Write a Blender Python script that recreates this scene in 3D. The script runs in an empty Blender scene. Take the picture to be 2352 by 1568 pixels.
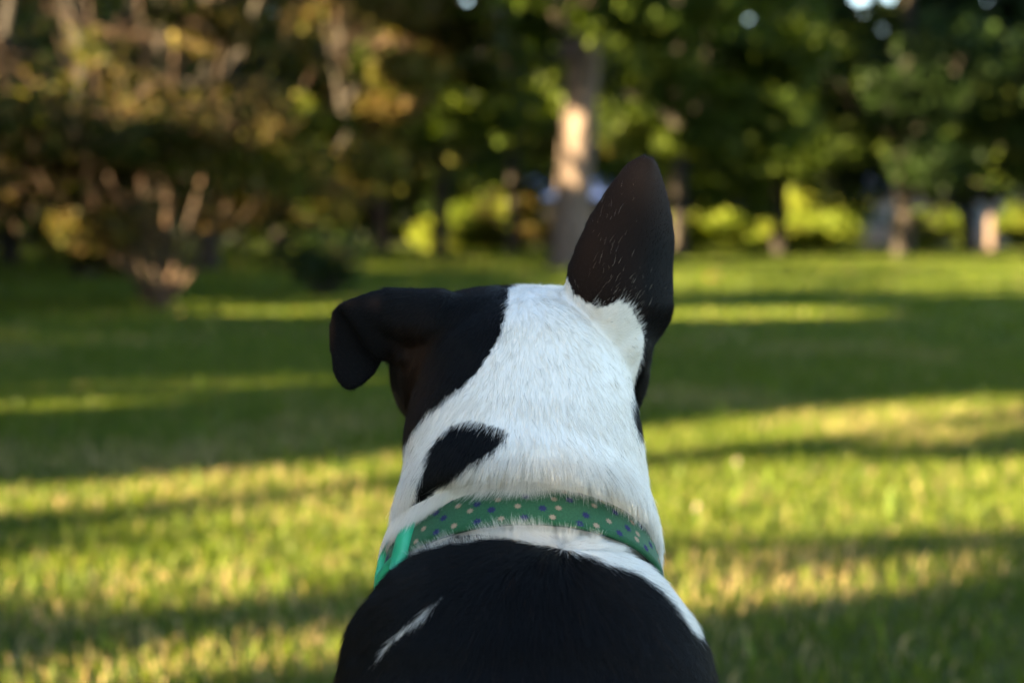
import bpy, bmesh, math, random
import numpy as np
from mathutils import Vector, Matrix, kdtree

# ------------------------------------------------------------------ scene, camera, light
SC = bpy.context.scene
C = SC.collection
PITCH = math.radians(4.53)
CAMH = 0.75
FPX, CX, CY = 3267.0, 1176.0, 784.0          # focal length and centre, in pixels of a 2352-wide frame
cam_d = bpy.data.cameras.new('camera'); cam = bpy.data.objects.new('camera', cam_d); C.objects.link(cam)
cam.location = (0, 0, CAMH); cam.rotation_euler = (math.radians(90) - PITCH, 0, 0)
cam_d.lens = 50.0; cam_d.sensor_width = 36.0; cam_d.clip_start = 0.02; cam_d.clip_end = 1000
cam_d.dof.use_dof = True; cam_d.dof.focus_distance = 0.885; cam_d.dof.aperture_fstop = 4.2
cam_d.dof.aperture_blades = 0
SC.camera = cam

SUN_EL = math.radians(13.0)
SH = np.array([0.89, 0.456]); SH = SH / np.linalg.norm(SH)        # horizontal travel direction of the sunlight
SN = np.array([-SH[1], SH[0]])
world = bpy.data.worlds.new('World'); SC.world = world; world.use_nodes = True
wn = world.node_tree.nodes; wl = world.node_tree.links
sky = wn.new('ShaderNodeTexSky'); sky.sky_type = 'NISHITA'; sky.sun_disc = False
sky.sun_elevation = SUN_EL; sky.sun_rotation = math.atan2(-SH[0], -SH[1]) % (2 * math.pi)
sky.air_density = 1.0; sky.dust_density = 1.0; sky.ozone_density = 1.0
wl.new(sky.outputs[0], wn['Background'].inputs[0]); wn['Background'].inputs[1].default_value = 0.05
sun_d = bpy.data.lights.new('sun', 'SUN'); sun = bpy.data.objects.new('sun', sun_d); C.objects.link(sun)
sun_d.energy = 5.0; sun_d.angle = math.radians(0.55); sun_d.color = (1.0, 0.78, 0.45)
SDIR = Vector((SH[0] * math.cos(SUN_EL), SH[1] * math.cos(SUN_EL), -math.sin(SUN_EL)))
sun.rotation_euler = SDIR.to_track_quat('-Z', 'Y').to_euler(); sun.location = (-8, -4, 9)
SC.view_settings.view_transform = 'Standard'; SC.view_settings.look = 'None'
SC.view_settings.exposure = 4.15; SC.view_settings.gamma = 1.0; SC.view_settings.use_curve_mapping = False
SC.cycles.use_denoising = True
SC.cycles.max_bounces = 8; SC.cycles.diffuse_bounces = 4; SC.cycles.transmission_bounces = 6
SC.cycles.transparent_max_bounces = 8; SC.cycles.sample_clamp_indirect = 6.0
SC.cycles_curves.shape = 'RIBBONS'

R = np.random.RandomState(7)

# ------------------------------------------------------------------ helpers
cp, sp = math.cos(PITCH), math.sin(PITCH)
def W(px, py, Y):
    """the point of the place that stands at depth Y and is seen at (px, py)"""
    rx, ry = (px - CX) / FPX, (CY - py) / FPX
    d = np.array([rx, cp + ry * sp, -sp + ry * cp])
    t = Y / d[1]
    return np.array([d[0] * t, Y, CAMH + d[2] * t])
def GP(px, py):
    """the ground point seen at (px, py)"""
    rx, ry = (px - CX) / FPX, (CY - py) / FPX
    d = np.array([rx, cp + ry * sp, -sp + ry * cp]); t = -CAMH / d[2]
    return np.array([d[0] * t, d[1] * t, 0.0])
def project(P):
    P = np.asarray(P); x = P[..., 0]; y = P[..., 1]; z = P[..., 2] - CAMH
    f = y * cp - z * sp; u = y * sp + z * cp
    f = np.where(f < 1e-3, 1e-3, f)
    return CX + FPX * x / f, CY - FPX * u / f

def put(o, label=None, cat=None, group=None, kind=None, parent=None):
    C.objects.link(o)
    if parent is not None: o.parent = parent
    if label: o['label'] = label
    if cat: o['category'] = cat
    if group: o['group'] = group
    if kind: o['kind'] = kind
    return o
def mesh_from(name, V, F, mats, smooth=True, col=None, fmat=None):
    """V (n,3); F list of index arrays of one size each, or a python list"""
    me = bpy.data.meshes.new(name)
    V = np.asarray(V, dtype=np.float32)
    if isinstance(F, np.ndarray):
        k = F.shape[1]; me.vertices.add(len(V)); me.vertices.foreach_set('co', V.ravel())
        me.loops.add(F.size); me.loops.foreach_set('vertex_index', F.ravel().astype(np.int32))
        me.polygons.add(len(F)); me.polygons.foreach_set('loop_start', (np.arange(len(F)) * k).astype(np.int32))
        me.update(calc_edges=True)
    else:
        me.from_pydata([tuple(v) for v in V], [], F)
    for m in mats: me.materials.append(m)
    if smooth: me.polygons.foreach_set('use_smooth', [True] * len(me.polygons))
    if fmat is not None: me.polygons.foreach_set('material_index', np.asarray(fmat, dtype=np.int32))
    if col is not None:
        at = me.color_attributes.new('tint', 'FLOAT_COLOR', 'POINT')
        c4 = np.ones((len(V), 4), dtype=np.float32); c4[:, :3] = col
        at.data.foreach_set('color', c4.ravel())
    me.update()
    return me
def obj(name, me, **kw):
    return put(bpy.data.objects.new(name, me), **kw)
def empty(name, loc, **kw):
    o = bpy.data.objects.new(name, None); o.location = loc; o.empty_display_size = 0.2
    return put(o, **kw)

def mat(name):
    m = bpy.data.materials.new(name); m.use_nodes = True
    return m, m.node_tree.nodes, m.node_tree.links, m.node_tree.nodes['Principled BSDF']
def noise_mat(name, c1, c2, scale=5, rough=0.8, bump=0.0, detail=6, c3=None, stretch=None, spec=0.3):
    m, n, l, b = mat(name)
    tc = n.new('ShaderNodeTexCoord'); mp = n.new('ShaderNodeMapping'); l.new(tc.outputs['Object'], mp.inputs[0])
    if stretch: mp.inputs['Scale'].default_value = stretch
    t = n.new('ShaderNodeTexNoise'); t.inputs['Scale'].default_value = scale; t.inputs['Detail'].default_value = detail
    l.new(mp.outputs[0], t.inputs[0])
    r = n.new('ShaderNodeValToRGB'); r.color_ramp.elements[0].position = 0.33; r.color_ramp.elements[1].position = 0.68
    r.color_ramp.elements[0].color = (*c1, 1); r.color_ramp.elements[1].color = (*c2, 1)
    if c3: e = r.color_ramp.elements.new(0.52); e.color = (*c3, 1)
    l.new(t.outputs[0], r.inputs[0]); l.new(r.outputs[0], b.inputs['Base Color'])
    b.inputs['Roughness'].default_value = rough; b.inputs['Specular IOR Level'].default_value = spec
    if bump:
        bp = n.new('ShaderNodeBump'); bp.inputs['Strength'].default_value = bump; bp.inputs['Distance'].default_value = 0.02
        l.new(t.outputs[0], bp.inputs['Height']); l.new(bp.outputs[0], b.inputs['Normal'])
    return m
def leaf_mat(name, transl=0.45, rough=0.6, spec=0.1):
    """leaves and grass: colour from the 'tint' attribute, part of the light passes through"""
    m, n, l, b = mat(name)
    a = n.new('ShaderNodeAttribute'); a.attribute_name = 'tint'
    l.new(a.outputs['Color'], b.inputs['Base Color'])
    b.inputs['Roughness'].default_value = rough; b.inputs['Specular IOR Level'].default_value = spec
    tr = n.new('ShaderNodeBsdfTranslucent')
    hs = n.new('ShaderNodeHueSaturation'); hs.inputs['Saturation'].default_value = 1.15; hs.inputs['Value'].default_value = 1.3
    l.new(a.outputs['Color'], hs.inputs['Color']); l.new(hs.outputs[0], tr.inputs[0])
    mx = n.new('ShaderNodeMixShader'); mx.inputs[0].default_value = transl
    l.new(b.outputs[0], mx.inputs[1]); l.new(tr.outputs[0], mx.inputs[2])
    l.new(mx.outputs[0], n['Material Output'].inputs[0])
    return m

def vnoise(x, y, seed=0, octaves=3):
    """smooth 2-D value noise, about 0..1"""
    out = np.zeros_like(np.asarray(x, dtype=float)); amp = 1.0; tot = 0
    rs = np.random.RandomState(seed); T = rs.rand(256, 256)
    for o in range(octaves):
        X = x * (2 ** o) + 13.7 * o; Y = y * (2 ** o) + 7.3 * o
        xi = np.floor(X).astype(int); yi = np.floor(Y).astype(int); fx = X - xi; fy = Y - yi
        fx = fx * fx * (3 - 2 * fx); fy = fy * fy * (3 - 2 * fy)
        a = T[xi % 256, yi % 256]; b_ = T[(xi + 1) % 256, yi % 256]; c_ = T[xi % 256, (yi + 1) % 256]; d_ = T[(xi + 1) % 256, (yi + 1) % 256]
        out = out + amp * ((a * (1 - fx) + b_ * fx) * (1 - fy) + (c_ * (1 - fx) + d_ * fx) * fy); tot += amp; amp *= 0.5
    return out / tot
def in_poly(px, py, poly):
    px = np.asarray(px); py = np.asarray(py); res = np.zeros(px.shape, bool); n = len(poly)
    for i in range(n):
        x1, y1 = poly[i]; x2, y2 = poly[(i + 1) % n]
        if y1 == y2: continue
        c = ((y1 > py) != (y2 > py)) & (px < (x2 - x1) * (py - y1) / (y2 - y1) + x1)
        res ^= c
    return res

# ------------------------------------------------------------------ where the low sun gets through the grove
# u = metres across the beam, v = metres up the beam (a round hole in a crown throws a long streak on the lawn)
SE = math.sin(SUN_EL); CE = math.cos(SUN_EL)
def beam(P):
    P = np.asarray(P); u = P[..., 0] * SN[0] + P[..., 1] * SN[1]
    a = P[..., 0] * SH[0] + P[..., 1] * SH[1]
    return u, P[..., 2] * CE + a * SE
def along(P):
    P = np.asarray(P); return (P[..., 0] * SH[0] + P[..., 1] * SH[1]) * CE - P[..., 2] * SE
HOLES = []      # (u0, v0, u1, v1, r): capsules between two points of the beam plane
def hole(p, q, r, k=1.0):
    u0, v0 = beam(p); u1, v1 = beam(q); HOLES.append((u0, v0, u1, v1, r, min(along(p), along(q)), k))
def lawn(x0, y0, x1, y1, th):
    """a lit streak on the lawn between two photo points, th = thickness in photo pixels"""
    p, q = GP(x0, y0), GP(x1, y1)
    D = 0.5 * (p[1] + q[1]); rr = 0.5 * th * D * D / (CAMH * FPX) * SN[1]; hole(p, q, rr, max(1.0, rr / .16))
# near the dog, from far to near
lawn(1545, 622, 2352, 612, 14); lawn(1545, 652, 2352, 644, 12); lawn(1850, 604, 2352, 600, 10)
lawn(1560, 575, 1760, 574, 8); lawn(960, 566, 1200, 563, 10)
lawn(1540, 724, 1900, 722, 26); lawn(670, 718, 760, 720, 10);
lawn(400, 892, 780, 886, 18); lawn(0, 940, 330, 936, 9);
lawn(1470, 1022, 1800, 990, 50); lawn(1800, 990, 2220, 945, 50); 
lawn(2200, 1010, 2352, 990, 16)
lawn(0, 1150, 460, 1128, 62); lawn(460, 1128, 910, 1078, 46)
lawn(640, 1190, 910, 1150, 40); lawn(700,1240,910,1210,50)
lawn(1490, 1110, 2400, 1085, 70); lawn(1490, 1180, 2400, 1150, 90); lawn(1500, 1235, 2400, 1205, 50)
lawn(0, 1330, 450, 1290, 100); lawn(450, 1290, 870, 1270, 90); lawn(600,1360,830,1330,50)
lawn(1560, 1400, 1900, 1370, 90); lawn(1900, 1375, 2100, 1365, 50); lawn(1560, 1330, 1640, 1320, 60)
lawn(430, 1500, 800, 1470, 70); lawn(150, 1545, 700, 1530, 50); lawn(1700, 1500, 1800, 1490, 30)
# patches on trunks, branches and leaves: (px, py, depth, radius)
for px, py, Y, r in [(1292, 365, 27, .17), (1292, 415, 27, .17), (1330, 325, 27, .12), (1322, 255, 27, .10), (500, 90, 14, .30), (560, 150, 14, .28), (600, 190, 14, .25), (640, 250, 14, .22), (420, 120, 14, .2),
        (285, 150, 13, .35), (270, 190, 13, .28), (470, 40, 14, .25), (350, 55, 14, .2), (120, 40, 13, .25), (30, 110, 13, .3), (700, 180, 15, .22), (760, 220, 15, .3),
        (600, 280, 14, .2), (520, 170, 14, .2), (430, 260, 14, .22), (190, 200, 13, .2), (140, 225, 13, .15), (740, 320, 15, .25), (800, 360, 15, .25),
        (525, 420, 14, .22), (530, 450, 14, .2), (362, 402, 14, .14), (560, 320, 14, .14), (630, 470, 14, .22), (560, 525, 14, .2), (460, 510, 14, .24),
        (350, 520, 14, .18), (405, 590, 14, .16), (370, 680, 14, .12), (340, 560, 14, .16), (40, 565, 20, .12), (90, 520, 20, .1), (270, 580, 20, .08),
        (750, 470, 30, .5), (760, 420, 30, .35), (875, 540, 45, .5), (820, 555, 45, .4), (680, 560, 30, .3),
        (1080, 520, 50, 1.4), (1020, 520, 50, 1.0), (1160, 500, 50, 1.0), (1220, 480, 48, .9), (1180, 90, 30, .5), (1250, 130, 30, .5), (1260, 205, 30, .6), (1230, 165, 30, .4),
        (950, 190, 32, .35), (960, 265, 32, .35), (1110, 200, 32, .35), (1060, 310, 32, .3), (1140, 270, 32, .4), (1180, 310, 32, .3), (1090, 140, 32, .3), (920, 300, 32, .3),
        (1575, 250, 34, .5), (1620, 290, 34, .35), (1440, 370, 34, .4), (1690, 330, 36, .5), (1670, 350, 36, .4), (1760, 290, 36, .5), (1740, 230, 36, .3),
        (1590, 500, 46, .9), (1560, 540, 46, .7), (1740, 540, 46, .55), (1780, 470, 46, 1.0), (1830, 500, 46, 1.0), (1870, 520, 46, .8), (1920, 500, 46, .7), (1650, 440, 44, .6),
        (1760, 400, 44, .5), (1800, 385, 44, .4), (1590, 410, 44, .5), (1460, 200, 34, .3), (1525, 200, 34, .4), (1640, 180, 36, .3), (1400, 60, 30, .4), (1550, 30, 30, .5), (1780, 20, 36, .5), (1690, 50, 36, .4),
        (2150, 100, 42, .3), (2090, 200, 42, .3), (2130, 340, 42, .5), (2180, 340, 42, .4), (2260, 330, 42, .3), (2310, 280, 42, .4), (2320, 150, 42, .4), (2060, 60, 44, .4), (1960, 140, 42, .3),
        (2275, 520, 47, .5), (2280, 560, 47, .4), (2140, 550, 50, .7), (1890, 530, 64, .5), (2330, 520, 50, 1.0), (1600, 550, 50, .4), (1850, 560, 50, .5)]:
    p = W(px, py, Y); hole(p, p, r)
rh = np.random.RandomState(14)
for k in range(640):     # the many small chinks that let spots of sun onto the trees
    left = rh.rand() < .5
    px = rh.rand() * 1250 - 60 if left else 1150 + rh.rand() * 1250
    py = rh.rand() ** .8 * (600 if left else 520) - 20
    Y = (12.3 + 3 * rh.rand() if px < 850 and rh.rand() < .6 else 17 + 16 * rh.rand()) if left else 24 + 22 * rh.rand()
    p = W(px, py, Y); ut, vt = beam(np.array([[1.2, 27, 0], [1.4, 27, 4.3]])); uh, vh = beam(p)
    if px < 950 and py > 430 and rh.rand() < .7: continue
    if px > 1480 and py > 400: continue
    if abs(uh - ut[0]) < .8 and vt[0] - .6 < vh < vt[1] + .3: continue
    hole(p, p, (.08 + .20 * rh.rand() ** 2) * (1 if Y < 16 else 1.9))
for k in range(240):
    px = rh.rand() * 980 - 20; py = rh.rand() * 340; Y = 12.2 + 3 * rh.rand() if px < 850 else 20 + 12 * rh.rand()
    p = W(px, py, Y); hole(p, p, .07 + .14 * rh.rand() ** 2)
HOLES_A = np.array(HOLES)
def lets_through(P, size=.1):
    """True where a leaf would have to be missing"""
    u, v = beam(P); out = np.zeros(u.shape, bool)
    wob = (vnoise(u * 2.2, v * 2.2, 5) - 0.5)
    H = HOLES_A; R0 = H[:, 4] * 1.5 + size
    H = H[(np.maximum(H[:, 0], H[:, 2]) + R0 > u.min()) & (np.minimum(H[:, 0], H[:, 2]) - R0 < u.max()) & (np.maximum(H[:, 1], H[:, 3]) + R0 > v.min()) & (np.minimum(H[:, 1], H[:, 3]) - R0 < v.max())]
    w = along(P)
    u = u + .42 * (vnoise(v * 4.5 + 3, u * .8, 8, 3) - .5)
    for (u0, v0, u1, v1, r, w0, kk) in H:
        du, dv = u1 - u0, (v1 - v0) * kk; L2 = du * du + dv * dv + 1e-9
        t = np.clip(((u - u0) * du + (v - v0) * kk * dv) / L2, 0, 1)
        d = np.hypot(u - u0 - t * du, (v - v0) * kk - t * dv)
        out |= (d < r * (1.0 + 0.9 * wob) + 0.16 * size) & (w < w0 - (.35 if r > .1 else .2) - .6 * r)
    return out

def sky_chink(P):
    """a few openings high in the crowns where the sky is seen"""
    px, py = project(P); out = np.zeros(px.shape, bool)
    for gx, gy, gr in ((1068, 0, 16), (1266, 66, 9), (1720, 45, 11), (1975, -6, 24), (2040, -8, 20), (2268, 0, 12), (1160, 45, 9), (1430, 10, 8)): out |= (np.hypot(px - gx, (py - gy) * 1.2) < gr) & (P[..., 1] > 0)
    return out

# ------------------------------------------------------------------ the lawn
ground_m, n, l, b = mat('lawn soil and thatch')
tc = n.new('ShaderNodeTexCoord'); t1 = n.new('ShaderNodeTexNoise'); t1.inputs['Scale'].default_value = 3.0; t1.inputs['Detail'].default_value = 10
t2 = n.new('ShaderNodeTexNoise'); t2.inputs['Scale'].default_value = 60.0; t2.inputs['Detail'].default_value = 8
l.new(tc.outputs['Object'], t1.inputs[0]); l.new(tc.outputs['Object'], t2.inputs[0])
mxn = n.new('ShaderNodeMath'); mxn.operation = 'ADD'; l.new(t1.outputs[0], mxn.inputs[0]); l.new(t2.outputs[0], mxn.inputs[1])
rp = n.new('ShaderNodeValToRGB'); l.new(mxn.outputs[0], rp.inputs[0])
rp.color_ramp.elements[0].position = 0.0; rp.color_ramp.elements[0].color = (.028, .040, .008, 1)
rp.color_ramp.elements[1].position = 1.0; rp.color_ramp.elements[1].color = (.075, .075, .022, 1)
mh = n.new('ShaderNodeMath'); mh.operation = 'MULTIPLY'; mh.inputs[1].default_value = .5
l.new(mxn.outputs[0], mh.inputs[0]); l.new(mh.outputs[0], rp.inputs[0])
l.new(rp.outputs[0], b.inputs['Base Color']); b.inputs['Roughness'].default_value = 1; b.inputs['Specular IOR Level'].default_value = .1
bp = n.new('ShaderNodeBump'); bp.inputs['Strength'].default_value = .8; bp.inputs['Distance'].default_value = .03
l.new(t2.outputs[0], bp.inputs['Height']); l.new(bp.outputs[0], b.inputs['Normal'])
s = 450
obj('lawn', mesh_from('lawn', [(-s, -s, 0), (s, -s, 0), (s, s, 0), (-s, s, 0)], np.array([[0, 1, 2, 3]]), [ground_m], smooth=False), kind='structure')

def blades(x, y, h, w, lean, col, rs):
    """n curved, tapering blades as 3 quads-ish: 2+2+1 vertices each"""
    n_ = len(x); ang = rs.rand(n_) * 2 * np.pi; la = rs.rand(n_) * 2 * np.pi
    wx, wy = np.cos(ang) * w * .5, np.sin(ang) * w * .5
    lx, ly = np.cos(la) * lean * h, np.sin(la) * lean * h
    V = np.zeros((n_, 5, 3), np.float32)
    V[:, 0] = np.stack([x - wx, y - wy, np.full(n_, -.004)], 1); V[:, 1] = np.stack([x + wx, y + wy, np.full(n_, -.004)], 1)
    V[:, 2] = np.stack([x + wx * .8 + lx * .3, y + wy * .8 + ly * .3, h * .6], 1)
    V[:, 3] = np.stack([x - wx * .8 + lx * .3, y - wy * .8 + ly * .3, h * .6], 1)
    V[:, 4] = np.stack([x + lx, y + ly, h * (1 - .25 * lean)], 1)
    base = (np.arange(n_) * 5)[:, None]
    T = np.concatenate([base + np.array([[0, 1, 2]]), base + np.array([[0, 2, 3]]), base + np.array([[3, 2, 4]])], 0)
    return V.reshape(-1, 3), T, np.repeat(col, 5, 0)
def grass_cols(n_, rs, x, y):
    a = np.array([.026, .052, .007]); b_ = np.array([.124, .150, .016]); d = np.array([.34, .25, .12])
    t = rs.rand(n_, 1); c = a * (1 - t) + b_ * t
    pn = vnoise(x * 1.3, y * 1.3, 11, 3)
    dry = rs.rand(n_) < np.clip((pn - .44) * 1.5, .05, .40) * np.clip(1.5 - y / 9, .12, 1)
    c[dry] = d * (0.6 + .7 * rs.rand(dry.sum(), 1))
    return c * (0.8 + .4 * rs.rand(n_, 1))
rs = np.random.RandomState(21)
sets = []
def scatter(n_, y0, y1, power=1.0):
    """points in the lawn's visible wedge and a good step beside it, density falling with distance"""
    q = rs.rand(n_)
    y = y0 * (y1 / y0) ** q if power == 1 else (y0 ** 2 + q * (y1 ** 2 - y0 ** 2)) ** .5
    return (rs.rand(n_) * 2 - 1) * (.40 * y + .9), y
x, y = scatter(270000, 1.9, 9, 0)
tall = vnoise(x * 2.2, y * 2.2, 3, 2)
sets.append(blades(x, y, (.028 + .034 * rs.rand(len(x)) ** 1.5) * (.75 + .5 * tall), 0.0026 + .0022 * rs.rand(len(x)), .25 + .8 * rs.rand(len(x)), grass_cols(len(x), rs, x, y), rs))
x, y = scatter(500, 2.0, 7, 0)
sets.append(blades(x, y, .07 + .05 * rs.rand(len(x)), .005 + .004 * rs.rand(len(x)), .1 + .5 * rs.rand(len(x)), np.array([[.09, .13, .02]]) * (.7 + .6 * rs.rand(len(x), 1)), rs))
x, y = scatter(130000, 8, 60, 1)
sets.append(blades(x, y, .03 + .035 * rs.rand(len(x)), .0012 * y + .002, .3 + .8 * rs.rand(len(x)), grass_cols(len(x), rs, x, y), rs))
q = rs.rand(260000); x = np.sign(rs.rand(len(q)) - .5) * 26 * q ** 1.5; y = -5 + 50 * rs.rand(len(q)) ** 1.5     # the rest of the lawn round the wedge, coarser
k_ = ((np.abs(x) > .38 * y + .85) | (y < 2.0)) & ~((np.abs(x) < .2) & (np.abs(y - .65) < .42)) & (np.hypot(x, y + .02) > .35); x, y = x[k_], y[k_]; dd = np.hypot(x, y)
sets.append(blades(x, y, .03 + .035 * rs.rand(len(x)), .006 + .0016 * dd, .3 + .8 * rs.rand(len(x)), grass_cols(len(x), rs, x, np.abs(y)), rs))
V = []; T = []; K = []; o_ = 0
for v, t, k in sets:
    V.append(v); T.append(t + o_); K.append(k); o_ += len(v)
grass_m = leaf_mat('grass blade', .42, .55, .15)
obj('grass', mesh_from('grass', np.concatenate(V), np.concatenate(T), [grass_m], smooth=False, col=np.concatenate(K)), kind='stuff',
    label='mown green lawn with yellowed and straw coloured blades', cat='grass')

# ------------------------------------------------------------------ trees
def tube(path, radii, seg=8):
    """a tube through the points; returns V, F(quads)"""
    path = [np.asarray(p, float) for p in path]; V = []; F = []
    up = np.array([0.13, 0.07, 1.0])
    for i, p in enumerate(path):
        d = path[min(i + 1, len(path) - 1)] - path[max(i - 1, 0)]; d = d / (np.linalg.norm(d) + 1e-9)
        s1 = np.cross(d, np.array([1.0, .2, 0]) if abs(d[2]) > .8 else up); s1 /= np.linalg.norm(s1); s2 = np.cross(d, s1)
        for k in range(seg):
            a = 2 * math.pi * k / seg; V.append(p + radii[i] * (math.cos(a) * s1 + math.sin(a) * s2))
    for i in range(len(path) - 1):
        for k in range(seg):
            k2 = (k + 1) % seg; F.append((i * seg + k, i * seg + k2, (i + 1) * seg + k2, (i + 1) * seg + k))
    return V, F
def bent(p, q, rs, n_=5, wob=.08, sag=0):
    p = np.asarray(p, float); q = np.asarray(q, float); L = np.linalg.norm(q - p); out = []
    for i in range(n_ + 1):
        t = i / n_; o = rs.normal(size=3) * wob * L * math.sin(math.pi * t); o[2] += sag * L * 4 * t * (1 - t)
        out.append(p * (1 - t) + q * t + (o if 0 < i < n_ else 0))
    return out
def leaves(cent, spread, size, n_, tints, rs, flat=.6, vert=.0, edge=1.0):
    """n_ pointed leaf faces scattered round each of the clump centres"""
    cent = np.asarray(cent); spread = np.asarray(spread)
    k = rs.randint(0, len(cent), n_)
    g = rs.normal(size=(n_, 3)); g /= np.linalg.norm(g, axis=1, keepdims=True); g *= rs.rand(n_, 1) ** (1 / 2.2)
    sp3 = spread[k][:, None] * np.array([1, 1, flat])
    P = cent[k] + g * sp3
    d = rs.normal(size=(n_, 3)); d[:, 2] -= vert; d /= np.linalg.norm(d, axis=1, keepdims=True)
    e = np.cross(d, rs.normal(size=(n_, 3))); e /= np.linalg.norm(e, axis=1, keepdims=True)
    s_ = size * (.6 + .8 * rs.rand(n_, 1))
    tints = np.asarray(tints); ct = tints[rs.randint(0, len(tints), len(cent))][k]
    ci = tints[rs.randint(0, len(tints), n_)]
    c = (.4 * ct + .6 * ci) * (.75 + .5 * rs.rand(n_, 1))
    return P, d * s_, e * s_ * .36, c
def leaf_mesh(name, P, d, e, c, m):
    n_ = len(P); nn = np.cross(d, e); nn /= (np.linalg.norm(nn, axis=1, keepdims=True) + 1e-9); L = np.linalg.norm(d, axis=1, keepdims=True)
    V = np.zeros((n_, 4, 3)); V[:, 0] = P - d * .5; V[:, 1] = P + e + nn * L * .07; V[:, 2] = P + d * .5; V[:, 3] = P - e + nn * L * .07
    F = (np.arange(n_) * 4)[:, None] + np.arange(4)[None]
    return mesh_from(name, V.reshape(-1, 3), F, [m], smooth=False, col=np.repeat(c, 4, 0))
bark_grey = noise_mat('grey bark', (.05, .036, .028), (.17, .125, .10), 6, .9, 1.0, 10, stretch=(3, 3, .6), c3=(.11, .08, .063))
bark_red = noise_mat('reddish peeling bark', (.015, .009, .005), (.10, .052, .026), 9, .8, .6, 8, stretch=(2, 2, .7), c3=(.05, .029, .016))
bark_dark = noise_mat('dark bark', (.010, .008, .006), (.035, .027, .02), 8, .9, .8, 8, stretch=(3, 3, .6))
leaf_a = leaf_mat('tree leaf', .4, .55, .12)

def tree(name, base, label, cat, stems, clumps, nleaf, lsize, tints, seed, bark=bark_grey, group=None, vert=.0, twigs=0, twig_r=.01, clear_limbs=False, flat=.6, zlimb=0, limb_k=1.0):
    """stems: list of (path, radii). clumps: list of (x,y,z,r) relative to the base. Every clump gets a limb from the nearest stem point"""
    rs = np.random.RandomState(seed)
    root = empty(name, base, label=label, cat=cat, group=group)
    V = []; F = []
    def add(v, f):
        o = len(V); V.extend(v); F.extend([tuple(i + o for i in q) for q in f])
    joints = []
    for path, rad in stems:
        add(*tube(path, rad, 14)); joints += [(np.asarray(p, float), r) for p, r in zip(path[1:], rad[1:])]
    cl = np.array([c[:3] for c in clumps], float); cr = np.array([c[3] for c in clumps], float)
    for c, r in zip(cl, cr):
        best = min(joints, key=lambda j: np.linalg.norm(j[0] - c) + max(0, j[0][2] - c[2]) * 1.2)
        if c[2] < zlimb: continue
        L = np.linalg.norm(best[0] - c); r0 = min(best[1] * .5, .012 + .010 * L) * limb_k
        pth = bent(best[0], c, rs, 5, .07, .06)
        if clear_limbs and lets_through(np.array([a_ * (1 - q) + b_ * q for a_, b_ in zip(pth, pth[1:]) for q in (0, .35, .7)]) + np.asarray(base), .05).sum() > 0: continue
        add(*tube(pth, [r0 * (1 - .75 * i / 5) for i in range(6)], 6))
        for _ in range(twigs):
            q = c + rs.normal(size=3) * r * np.array([.9, .9, .5]); st = pth[rs.randint(2, 5)]
            add(*tube(bent(st, q, rs, 3, .1), [twig_r * k for k in (1.6, 1.2, .8, .3)], 4))
    obj('trunk', mesh_from('trunk', V, F, [bark]), parent=root)
    P, d, e, c = leaves(cl, cr, lsize, nleaf, tints, rs, flat=flat, vert=vert)
    keep = P[:, 2] + base[2] > .05
    keep &= ~lets_through(P + np.asarray(base), lsize) & ~sky_chink(P + np.asarray(base))
    obj('crown', leaf_mesh('crown', P[keep], d[keep], e[keep], c[keep], leaf_a), parent=root)
    return root
def blob(n_, r, z0, z1, rs, rc=(.8, 1.4), ax=1.0, ay=1.0, dome=True):
    out = []
    while len(out) < n_:
        a = rs.rand() * 2 * math.pi; q = rs.rand() ** .5; z = z0 + (z1 - z0) * rs.rand()
        t = (z - z0) / (z1 - z0); rr = r * (math.sin(math.pi * min(1, .22 + .78 * t)) ** .6 if dome else 1)
        out.append((ax * rr * q * math.cos(a), ay * rr * q * math.sin(a), z, rc[0] + (rc[1] - rc[0]) * rs.rand()))
    return out
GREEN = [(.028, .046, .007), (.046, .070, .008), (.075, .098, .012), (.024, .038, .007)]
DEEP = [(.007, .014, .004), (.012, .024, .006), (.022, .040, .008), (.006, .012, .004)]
OLIVE = [(.034, .038, .006), (.075, .078, .012), (.012, .016, .004), (.010, .014, .004), (.06, .04, .013), (.014, .018, .005), (.13, .08, .03), (.15, .11, .03), (.12, .105, .02)]  # the gold tints put the crowns' warm sun highlights into the leaf colour
LIME = [(.10, .135, .014), (.075, .11, .011), (.145, .155, .02)]

# the spreading many-stemmed tree on the left
rs = np.random.RandomState(3)
b0 = GP(372, 712)
st = []
for (tx, ty, tz, r) in [(-2.0, .3, 3.4, .09), (-.9, -.3, 4.2, .10), (.25, .2, 4.6, .11), (.95, -.2, 4.0, .10), (1.9, .4, 3.3, .08), (1.2, .8, 3.0, .07), (-1.3, .9, 3.0, .07), (-.3, .1, 3.6, .08)]:
    p0 = np.array([rs.normal() * .04, rs.normal() * .04, -.05]); q = np.array([tx, ty, tz]); mid = p0 + (q - p0) * .35 + np.array([.16 * tx, -.05, -.05])
    pth = [p0, p0 * .5 + mid * .5 + rs.normal(size=3) * .03, mid, mid * .5 + q * .5 + rs.normal(size=3) * .08, q]
    st.append((pth, [r * k for k in (.38, .28, .21, .15, .08)]))
cl = blob(70, 2.9, .45, 5.0, rs, (.35, .75), 1.0, .75) + [(rs.normal() * 1.0, -.3 + rs.normal() * .5, .75 + 1.4 * rs.rand(), .38) for _ in range(14)]
cl = [c for c in cl if not (c[0] > 1.0 and c[2] < 1.25)]
cl += [(2.0 + rs.rand() * .9, rs.normal() * .5, 1.6 + rs.rand() * 1.8, .35) for _ in range(10)] + [(-1.5 - rs.rand() * 1.4, rs.normal() * .5, .8 + rs.rand() * 2.2, .5) for _ in range(10)]
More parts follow.
